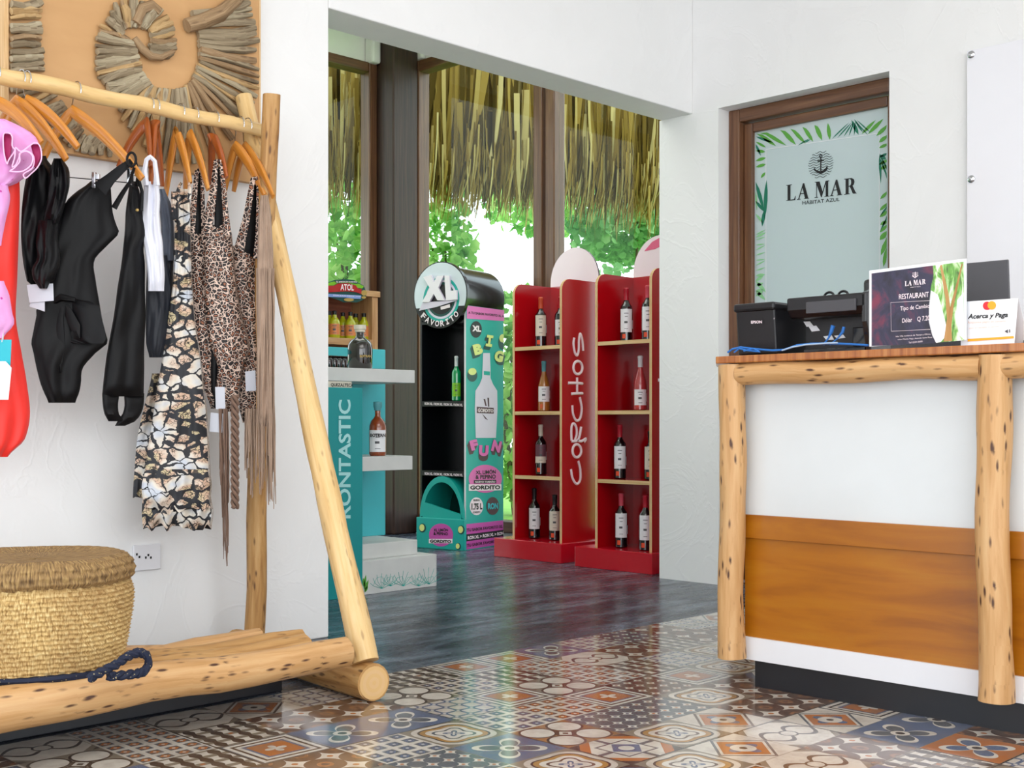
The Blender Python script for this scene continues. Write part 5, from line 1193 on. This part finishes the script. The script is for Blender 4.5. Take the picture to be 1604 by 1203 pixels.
# ================================================================== XL DISPLAY
XA = atan2(.199, .979)
xl = thing('display_stand', 'tall black and teal drinks display with a round XL head', 'display stand', (5.535, 5.963, 0), XA)
MX = Matrix.Translation(xl.location) @ Matrix.Rotation(XA, 4, 'Z')
def XL(px, py, plane):  # plane 'f' front or 's' side, or float depth of a front plane
    if plane == 's': o = MX @ Vector((0, 0, 0)); n = MX.to_3x3() @ Vector((0, -1, 0))
    else: o = MX @ Vector((plane if not isinstance(plane, str) else 0, 0, 0)); n = MX.to_3x3() @ Vector((-1, 0, 0))
    return hit(px, py, o, n)
NF = MX.to_3x3() @ Vector((-1, 0, 0)); NS = MX.to_3x3() @ Vector((0, -1, 0))
W_, D_ = .38, .44
def lb(nm, lo, hi, mat, par=None, face=None, bevel=0): 
    m = MB(); m.box(lo, hi, 0, face); return m.build(nm, mat, par or xl, local=True, bevel=bevel)
lb('side_panel', (0, W_-.015, 0), (D_, W_, 1.62), M['black_gloss'])
sp1 = lb('side_panel', (0, 0, .0), (D_, .015, 1.615), [M['teal'], M['white_strip']], face={'-x': 1})
lb('back_panel', (D_-.012, .015, 0), (D_, W_-.015, 1.62), M['black_gloss'])
lb('inner_teal_side', (.03, .015, .5), (D_-.012, .03, 1.6), M['teal'])
for z_ in (.985, .52):
    s_ = lb('shelf', (.0, .015, z_-.035), (D_-.012, W_-.015, z_), M['black_gloss'])
    m = MB(); py_ = 660-(z_-.018-HZ)*FPX/8.2
    text(m, 'RON XL / RON XL / RON XL / RON XL', quadpx([(665.5, py_-2.3), (725, py_+.2), (725, py_+4.2), (665.5, py_+1.7)], MX @ Vector((0, 0, 0)), NF), NF*.002, .03); m.build('lettering', M['white_ink'], s_)
lb('shelf', (.0, .015, 1.50), (D_-.012, W_-.015, 1.52), M['black_gloss'])
# barrel
m = MB(); n = 40; zc, R = 1.69, .2
ringf = [Vector((0.0, W_/2+R*cos(2*pi*k/n), zc+R*sin(2*pi*k/n))) for k in range(n)]
m.prism(ringf, (D_, 0, 0)); m.build('barrel_top', M['black_gloss'], xl, local=True, smooth=True)
m = MB(); R = .222; m.prism([Vector((-.03, W_/2+R*cos(2*pi*k/48), zc+.0+R*sin(2*pi*k/48))) for k in range(48)], (.028, 0, 0)); disc = m.build('round_head', M['black_gloss'], xl, local=True, smooth=True)
m = MB(); R = .215; m.prism([Vector((-.032, W_/2+R*cos(radians(-22)+radians(224)*k/40), zc+R*sin(radians(-22)+radians(224)*k/40))) for k in range(41)], (.002, 0, 0)); m.build('silver_field', M['silver'], disc, local=True)
for R, mt, x_ in ((.150, 'teal', -.0325), (.130, 'lilac', -.0328), (.115, 'dark_teal', -.0331), (.100, 'black_gloss', -.0334)):
    m = MB(); m.prism([Vector((x_, W_/2-.01+R*cos(2*pi*k/36), zc-.03+R*sin(2*pi*k/36))) for k in range(36)], (.002, 0, 0)); m.build('ring_print', M[mt], disc, local=True)
# XL letters as thick tilted blocks
def lblock(poly, x0, x1, mats, nm='letter_block'):
    m = MB(); m.prism([Vector((x0, W_/2-a_, zc+b_)) for a_, b_ in poly], (x1-x0, 0, 0), 0, 1); m.build(nm, mats, disc, local=True)
M['pearl'] = plain('pearl_print', '#f3ecf4', .25, var=.03)
lblock([(-.125,.125),(-.060,.135),(-.035,.085),(-.010,.125),(.045,.125),(.0,.045),(.055,-.042),(-.008,-.036),(-.038,.008),(-.075,-.045),(-.135,-.042),(-.070,.048)], -.052, -.036, [M['pearl'], M['lilac']])
lblock([(.050,.125),(.090,.12),(.098,.020),(.150,.022),(.152,-.040),(.062,-.042)], -.050, -.036, [M['pearl'], M['lilac']])
lblock([(-.135,-.044),(.152,-.044),(-.02,-.080),(-.165,-.098)], -.046, -.036, [M['lilac'], M['silver']], 'letter_shadow')
lblock([(.01,-.080),(.085,-.066),(.088,-.088),(.013,-.100)], -.040, -.0355, [M['white_ink'], M['white_ink']], 'small_plate')
m = MB()
for i, ch in enumerate('FAVORITO'):
    a = radians(-135+ i*90/7)-radians(0); R = .19; hw0 = .012 if ch == 'I' else .017; cy_, cz_ = W_/2-R*cos(a), zc+R*sin(a)
    # letter frame: up points to the centre
    up = Vector((0, cos(a), -sin(a))); rt = Vector((0, -(-sin(a)), 0)); rt = Vector((0, -(-sin(a))*-1, 0))
    rt = Vector((0, sin(a), cos(a)))
    c3 = Vector((-.034, cy_, cz_)); hw, hh = hw0, .020
    q = [c3-rt*hw+up*hh, c3+rt*hw+up*hh, c3+rt*hw-up*hh, c3-rt*hw-up*hh]
    text(m, ch, q, (-.001, 0, 0), .03)
m.build('lettering', M['white_ink'], disc, local=True)
# front teal arch module
lb('base_block', (-.03, -.004, .0), (-.001, W_+.01, .205), M['teal'], bevel=.004)
m = MB()
def archp(R_y, z0, z1, nn=18): return [Vector((0, W_/2+R_y*cos(pi*k/nn), z0+(z1-z0)*sin(pi*k/nn))) for k in range(nn+1)]
o1 = archp(.185, .205, .485); i1 = archp(.155, .215, .445)
vs = o1+i1+[p_+Vector((.3, 0, 0)) for p_ in o1]+[p_+Vector((.3, 0, 0)) for p_ in i1]; N1 = 19; fs = []
for k in range(18):
    fs += [(k, k+1, N1+k+1, N1+k), (2*N1+k, 3*N1+k, 3*N1+k+1, 2*N1+k+1), (k, 2*N1+k, 2*N1+k+1, k+1), (N1+k, N1+k+1, 3*N1+k+1, 3*N1+k)]
m.add([p_+Vector((-.012, 0, 0)) for p_ in vs], fs); m.build('arch_hood', M['teal'], xl, local=True, smooth=True)
m = MB(); m.prism([Vector((0.29, W_/2+.155*cos(pi*k/18), .205+.24*sin(pi*k/18))) for k in range(19)], (.01, 0, 0)); m.build('arch_back', M['dark_teal'], xl, local=True)
m = MB(); m.prism([Vector((-.015, W_-.03, .205)), Vector((-.015, W_-.03, .31)), Vector((-.015, .03, .235)), Vector((-.015, .03, .205))], (.02, 0, 0)); m.build('arch_lip', M['teal'], xl, local=True)
# front stickers
bf = MX @ Vector((-.03, 0, 0))
def fpoly(mb, pts, off=.001, mi=0): mb.prism([hit(a, c_, bf, NF)+NF*off for a, c_ in pts], NF*.0006, mi)
def spol(mb, pts, off=.001, mi=0): mb.prism([hit(a, c_, MX @ Vector((0, 0, 0)), NS)+NS*off for a, c_ in pts], NS*.0006, mi)
def ftext(mb, s_, q, off=.003, bold=.03): text(mb, s_, quadpx(q, bf, NF), NF*off, bold)
def stext(mb, s_, q, off=.003, bold=.03): text(mb, s_, quadpx(q, MX @ Vector((0, 0, 0)), NS), NS*off, bold)
m = MB(); fpoly(m, circ(691, 838, 19, 24, 18), .001); m.build('round_sticker', M['magenta_panel'], xl)
m = MB(); fpoly(m, [(672,844),(709,844),(709,851),(672,851)], .0015); m.build('sticker_band', M['white_ink'], xl)
m = MB(); ftext(m, 'XL LIMÓN', [(679.5,827),(702,827),(702,832.5),(679.5,832.5)]); ftext(m, '& PEPINO', [(679.5,833),(702,834),(702,838.5),(679.5,838)]); ftext(m, 'GORDITO', [(674,845),(707,846),(707,850.5),(674,850)], bold=.05); m.build('lettering', M['black_ink'], xl)
for cx_, cy_, r in ((662, 827, 5.5), (722.5, 830, 5.5), (718, 856, 4.2)):
    m = MB(); fpoly(m, circ(cx_, cy_, r, 16, r*1.3), .001); m.build('cucumber_sticker', M['dark_teal'], xl)
    m = MB(); fpoly(m, circ(cx_-.8, cy_-.5, r*.72, 16, r), .002); m.build('cucumber_face', M['lime'], xl)
# side graphics
m = MB(); spol(m, [(731,478.5),(789.5,486),(789.5,503),(731,499)]); m.build('top_band', M['pink_panel'], sp1)
m = MB(); stext(m, 'A TU SABOR FAVORITO XL A', [(733,487.5),(789,493.5),(789,497),(733,491.5)]); m.build('lettering', M['black_ink'], sp1)
m = MB(); spol(m, circ(745.5, 516, 9, 22, 13)); m.build('badge', M['black_ink'], sp1)
m = MB(); stext(m, 'XL', [(739,509.5),(753,510.5),(753,520),(739,519)], .0035, .06); m.build('badge_lettering', M['white_ink'], sp1)
def sletter(ch, cx_, cy_, w_, h_, ang, mt, sh, off=(3, 5)):
    ca, sa = cos(ang), sin(ang)
    def q(dx, dy): return [(cx_+dx+a*ca-b_*sa, cy_+dy+a*sa+b_*ca) for a, b_ in ((-w_/2, -h_/2), (w_/2, -h_/2), (w_/2, h_/2), (-w_/2, h_/2))]
    m = MB(); 
    for k in range(4): stext(m, ch, q(off[0]*k/3*-1 if off[0] < 0 else -off[0]*k/3, off[1]*k/3), .0012+.0002*(3-k), .09)
    m.build('letter_shadow', M[sh], sp1)
    m = MB(); stext(m, ch, q(0, 0), .004, .07); m.build('letter_print', M[mt], sp1)
sletter('B', 748, 547, 14, 17, -.25, 'lime', 'dark_teal', (3, 5)); sletter('I', 766, 534, 10, 18, .15, 'lime', 'dark_teal', (3, 5)); sletter('G', 781, 558, 14, 18, .2, 'lime', 'dark_teal', (-2, 5))
sletter('F', 742, 697, 12, 16, -.25, 'pink_panel', 'wine_print', (3, 6)); sletter('U', 757, 706, 15, 17, .05, 'pink_panel', 'wine_print', (0, 8)); sletter('N', 777, 699, 14, 18, .25, 'pink_panel', 'wine_print', (-2, 6))
m = MB(); spol(m, [(756.5,553),(767,553),(768,578),(768,592),(772,602),(778.5,612),(779,640),(776.5,686),(745,686),(743.5,640),(744.5,612),(751,602),(755,592),(755.5,578)], .0012); m.build('bottle_print', M['lilac'], sp1)
m = MB(); spol(m, [(757.5,581),(767,582),(767,588),(757.5,587)], .002); m.build('collar_print', M['teal'], sp1)
m = MB(); spol(m, [(746.5,637),(773,639),(773,648),(746.5,647)], .002); spol(m, [(757,625),(759.5,625),(762,636),(760,636)], .002); spol(m, [(763,623),(765.5,623),(766,637),(764,637)], .002); spol(m, [(755,648),(760,656),(764,658),(759,655)], .002); m.build('mark_print', M['wine_print'], sp1)
m = MB(); stext(m, 'GORDITO', [(748,639.5),(772,641),(772,646),(748,645.5)], .0035); m.build('mark_lettering', M['white_ink'], sp1)
for (cx_, cy_, r, ry) in ((739.5,584,8,10), (787,532,6.5,12)):
    m = MB(); spol(m, [(min(a, 788.5), b_) for a, b_ in circ(cx_, cy_+4, r, 18, ry)], .0011); m.build('cucumber_print', M['dark_teal'], sp1)
    m = MB(); spol(m, [(min(a, 788.5), b_) for a, b_ in circ(cx_, cy_-2, r*.8, 18, ry*.55)], .002); m.build('cucumber_face', M['lime'], sp1)
m = MB(); spol(m, circ(760, 750, 26, 30, 22)); m.build('round_sticker', M['pink_panel'], sp1)
m = MB(); spol(m, [(734,758.5),(785,758.5),(785,768),(734,769)], .0017); m.build('sticker_band', M['white_ink'], sp1)
m = MB(); spol(m, [(742,752),(777,751.5),(777,757),(742,757.5)], .0017); m.build('dark_band', M['black_ink'], sp1)
m = MB(); stext(m, 'XL LIMÓN', [(744.5,736),(776,734.5),(776,742),(744.5,743)]); stext(m, '& PEPINO', [(744.5,744),(776,743),(776,750),(744.5,750.5)]); stext(m, 'GORDITO', [(736,760.5),(783,760),(783,766.5),(736,767)], bold=.05)
m.build('lettering', M['black_ink'], sp1)
m = MB(); stext(m, 'NUEVO TAMAÑO', [(744,753),(775,752.7),(775,756),(744,756.3)], .0035); m.build('lettering', M['white_ink'], sp1)
m = MB(); spol(m, circ(746, 793, 10.5, 24, 14), .0012); m.build('volume_sticker', M['white_ink'], sp1)
m = MB(); stext(m, '1.75 L', [(738,788.5),(755,788),(755,798),(738,799)], .0035, .04); stext(m, 'NUEVO', [(741,782),(751,782),(751,785),(741,785)]); stext(m, 'GORDITO', [(740,801),(752,801),(752,803.5),(740,804)]); m.build('lettering', M['black_ink'], sp1)
m = MB(); spol(m, circ(771.5, 792.5, 10, 24, 14), .0012); m.build('round_sticker', M['wine_print'], sp1)
m = MB(); stext(m, 'RON', [(763.5,788),(779.5,787.5),(779.5,797),(763.5,798)], .0035, .05); m.build('lettering', M['turq'], sp1)
m = MB(); spol(m, [(730.5,821),(788,815),(788,830),(730.5,837)]); spol(m, [(730.5,848),(788,840),(788,852),(730.5,861)]); m.build('magenta_band', M['magenta_panel'], sp1)
m = MB(); spol(m, [(730.5,837),(788,830),(788,840),(730.5,848)]); m.build('black_band', M['black_ink'], sp1)
m = MB(); stext(m, 'TU SABOR FAVORITO XL', [(731,828),(787,822),(787,826.5),(731,833)]); stext(m, 'TU SABOR FAVORITO XL', [(731,852),(787,844),(787,848.5),(731,857)]); m.build('lettering', M['black_ink'], sp1)
m = MB(); stext(m, 'RON XL > RON XL > RON', [(732,840),(788,832.5),(788,837.5),(732,845.5)], .0035, .04); m.build('lettering', M['white_ink'], sp1)
bl = MX @ Vector((.05, .115, .9855)); bottle(0, tuple(bl), 'slim green bottle with white cap standing inside the XL display', h=.30, r=.031, body='green_glass', cap='cap_white', lab='label_green', lz=(.03, .12), sticker=False, name='green_bottle')

# ================================================================== RUM DISPLAY
rd = thing('rum_display', 'teal rum display with white shelves and vertical lettering on its side board', 'display stand', (3.9, 4.95, 0))
m = MB(); m.box((3.36, 4.765, 0), (3.737, 4.80, 1.012)); bd = m.build('front_board', M['teal_deep'], rd, bevel=.002)
DO2 = Vector((3.5, 4.765, .5)); DN2 = Vector((0, -1, 0))
m = MB(); text(m, 'RONTASTIC', [hit(530, 812, DO2, DN2), hit(530, 626, DO2, DN2), hit(549, 626, DO2, DN2), hit(549, 812, DO2, DN2)], DN2*.002, .025)
m.build('lettering', M['turq_pale'] if 'turq_pale' in M else M['white_ink'], bd)
m = MB(); m.box((3.40, 4.785, 0), (4.235, 5.25, .165)); bs = m.build('base_block', M['display_white'], rd, bevel=.003)
m = MB(); m.box((3.40, 4.85, .165), (4.16, 5.25, .24)); m.build('base_step', M['display_white'], rd, bevel=.003)
m = MB(); m.box((3.40, 5.17, .24), (4.21, 5.19, 1.13)); m.box((4.06, 5.17, 1.13), (4.21, 5.19, 1.235)); m.box((3.40, 5.17, 1.19), (4.07, 5.19, 1.235)); m.build('back_panel', M['turq'], rd, bevel=.004)
m = MB(); m.box((3.40, 4.80, 1.045), (4.10, 5.17, 1.11)); m.build('shelf', M['display_white'], rd, bevel=.002)
m = MB(); m.box((3.738, 4.80, .605), (4.085, 5.17, .675)); m.build('shelf', M['display_white'], rd, bevel=.002)
m = MB(); m.box((3.45, 4.803, 1.012), (3.70, 4.812, 1.043)); sg2 = m.build('name_strip', M['label_cream'], rd)
m = MB(); text(m, 'QUEZALTECA', quadpx([(518,600),(553,601),(553,607),(518,606)], Vector((3.5, 4.803, 1)), DN2), DN2*.002, .02); m.build('lettering', M['black_ink'], sg2)
# botanical print on the base
m = MB(); O3 = Vector((4, 4.785, .1))
def lw(pts, w_=.9): m.tube([hit(a, c_, O3, DN2)+DN2*.001 for a, c_ in pts], w_/2*6.1/FPX, 4)
for cx_, cy_, sc_ in ((598, 922, 1.0), (612, 918, .8), (632, 918, 1.0), (672, 915, 1.1), (656, 918, .8)):
    for k in range(7):
        a = radians(-160+k*23); L_ = 24*sc_
        lw([(cx_, cy_), (cx_+L_*.5*cos(a)-1.5, cy_+L_*.5*sin(a)), (cx_+L_*cos(a)*.8, max(878, cy_+L_*sin(a)))], .7)
for k in range(6): lw([(585+k*16, 916), (590+k*16, 905), (598+k*16, 903), (602+k*16, 912)], .6)
m.build('botanical_print', M['teal'], bs)
m = MB()
for a in ((570,924,573,900),(571,926,577,908),(571,928,576,917),(570,920,569,905)):
    blade(m, *a, 4, O3, DN2, .001, (0, 2000))
m.build('leaf_print', M['green_a'], bs)
sx = lambda px, y, z: (y*(1+(px-802)/FPX)/(1-(px-802)/FPX), y, z)
rb = bottle(0, sx(591.5, 4.93, .6755), 'amber rum bottle with teal cap and white label on the middle white shelf', h=.275, r=.044, body='rum_glass', cap='cap_teal', lab='label_white', lz=(.02, .13), sticker=False, name='rum_bottle', shape='squat')
m = MB(); text(m, 'BOTRAN', quadpx([(580,679),(604,679),(604,684.5),(580,684.5)], Vector(rb.location)-Vector((.034, .034, 0)), Vector((-S2, -S2, 0))), Vector((-.004, -.004, 0)), .04); m.build('lettering', M['black_ink'], rb)
rb = bottle(0, sx(564, 4.93, 1.1105), 'dark squat rum bottle with ornate stopper on the top white shelf', h=.225, r=.062, body='rum_dark', cap='label_cream', lab=None, sticker=False, name='rum_bottle', shape='squat')
m = MB(); text(m, 'BOTRAN', quadpx([(564,556),(582,556),(582,560),(564,560)], Vector(rb.location)-Vector((.048, .048, 0)), Vector((-S2, -S2, 0))), Vector((-.004, -.004, 0)), .04); m.build('lettering', M['gold'], rb)

# ================================================================== ATOL CRATE
cs = thing('bottle_crate_shelf', 'wooden crate shelf of small yellow bottles under the ATOL sign', 'shelf', (4.4, 6.0, 0))
X0, X1, Y0, Y1 = 3.95, 4.745, 5.90, 6.12
m = MB(); m.box((X1-.045, Y0, 0), (X1, Y1, 1.62)); m.build('side_board', M['crate'], cs, bevel=.002)
m = MB(); m.box((X0, Y0, 0), (X0+.045, Y1, 1.62)); m.build('side_board', M['crate'], cs, bevel=.002)
m = MB(); m.box((X0, Y0-.01, 1.605), (X1+.01, Y1, 1.64)); m.build('top_board', M['crate'], cs, bevel=.002)
m = MB()
for k in range(6): m.box((X0+.045, Y1-.012, .5+k*.185), (X1-.045, Y1, .68+k*.185))
m.build('back_boards', M['crate_in'], cs)
for z_ in (1.345, 1.16, .7): m = MB(); m.box((X0+.045, Y0, z_-.04), (X1-.045, Y1-.012, z_)); m.build('shelf_board', M['crate'], cs, bevel=.002)
first = None; n_ = 0
for px, y_, in ((516, 6.0), (524, 5.96), (537, 6.02), (549, 5.96), (557, 6.03), (570, 5.97)):
    loc = sx(px, y_, 1.3455); lab = ['small yellow bottle with black cap, leftmost in the crate', 'second small yellow bottle from the left in the crate, orange label', 'third small yellow bottle in the crate, set further back', 'brightest small yellow bottle, in front at the middle of the crate', 'small yellow bottle set back behind the brightest one', 'rightmost small yellow bottle in the crate, above the rum stopper'][n_]
    if first is None: first = bottle(0, loc, lab, h=.165, r=.034, body='yellow_glass', cap='cap_black', lab='label_orange', lz=(.02, .085), sticker=False, group='small yellow bottles in the crate', shape='small', name='drink_bottle')
    else: dup(first, loc, 0, lab)
    n_ += 1
f2 = None
for k, px in enumerate((515, 523, 530, 537, 543)):
    loc = sx(px, 5.96, 1.1605); lab = 'dark-capped small bottle on the lower crate shelf'
    if f2 is None: f2 = bottle(0, loc, lab, h=.10, r=.026, body='wine_glass', cap='cap_black', lab=None, sticker=False, group='dark bottles on the lower crate shelf', shape='small', name='small_dark_bottle')
    else: dup(f2, loc, 0, lab)
# sign
at_ = thing('shop_sign', 'shaped sign with ATOL in white on red, over the bottle crate', 'sign', (4.5, 5.88, 1.6))
AO = Vector((4.4, 5.885, 1.6))
def apoly(mb, pts, off, th=.002): mb.prism([hit(505+a/16.88, 430+c_/16.88, AO, DN2)+DN2*off for a, c_ in pts], DN2*th)
m = MB(); apoly(m, [(60,230),(300,150),(580,118),(820,150),(1080,300),(1150,480),(1130,630),(1020,690),(900,740),(700,730),(560,740),(420,680),(160,600),(60,560)], 0, .006); bb_ = m.build('backing', M['dark_teal'], at_)
m = MB(); apoly(m, [(60,240),(330,180),(580,160),(820,180),(1080,320),(1030,370),(900,350),(860,290),(640,215),(400,225),(270,290),(60,300)], .0065); m.build('green_banner', M['label_green'], at_)
m = MB(); apoly(m, [(300,170),(580,125),(820,160),(930,240),(860,250),(600,190),(340,230)], .009); m.build('dark_banner', M['dark_teal'], at_)
m = MB(); apoly(m, [(60,300),(270,300),(400,240),(640,230),(860,300),(910,370),(1010,390),(1000,520),(860,470),(640,450),(400,460),(60,480)], .009); m.build('red_banner', M['red'], at_)
m = MB(); apoly(m, [(60,510),(240,520),(600,540),(1000,560),(980,650),(800,640),(580,610),(240,600),(60,590)], .009); m.build('blue_banner', M['blue_ban'] if 'blue_ban' in M else M['pale_cable'], at_)
m = MB(); apoly(m, [(1010+75+75*cos(k*pi/8)-10, 490+75*sin(k*pi/8)) for k in range(16)], .009); apoly(m, [(1065+60*cos(k*pi/8), 610+35*sin(k*pi/8)) for k in range(16)], .0095); apoly(m, [(670+130*cos(k*pi/8), 670+45*sin(k*pi/8)) for k in range(16)], .0095); m.build('corn_ornament', M['gold'], at_)
hA = lambda a, c_: hit(505+a/16.88, 430+c_/16.88, AO, DN2)
m = MB(); text(m, 'ATOL', [hA(440, 260), hA(790, 265), hA(790, 430), hA(440, 420)], DN2*.014, .02); text(m, 'DON JULIO DESDE 1952', [hA(250, 535), hA(960, 575), hA(960, 610), hA(250, 580)], DN2*.014, .02); text(m, 'EL SABOR DE NUESTRO', [hA(330, 175), hA(880, 185), hA(880, 215), hA(330, 215)], DN2*.014, .02); m.build('lettering', M['white_ink'], at_)
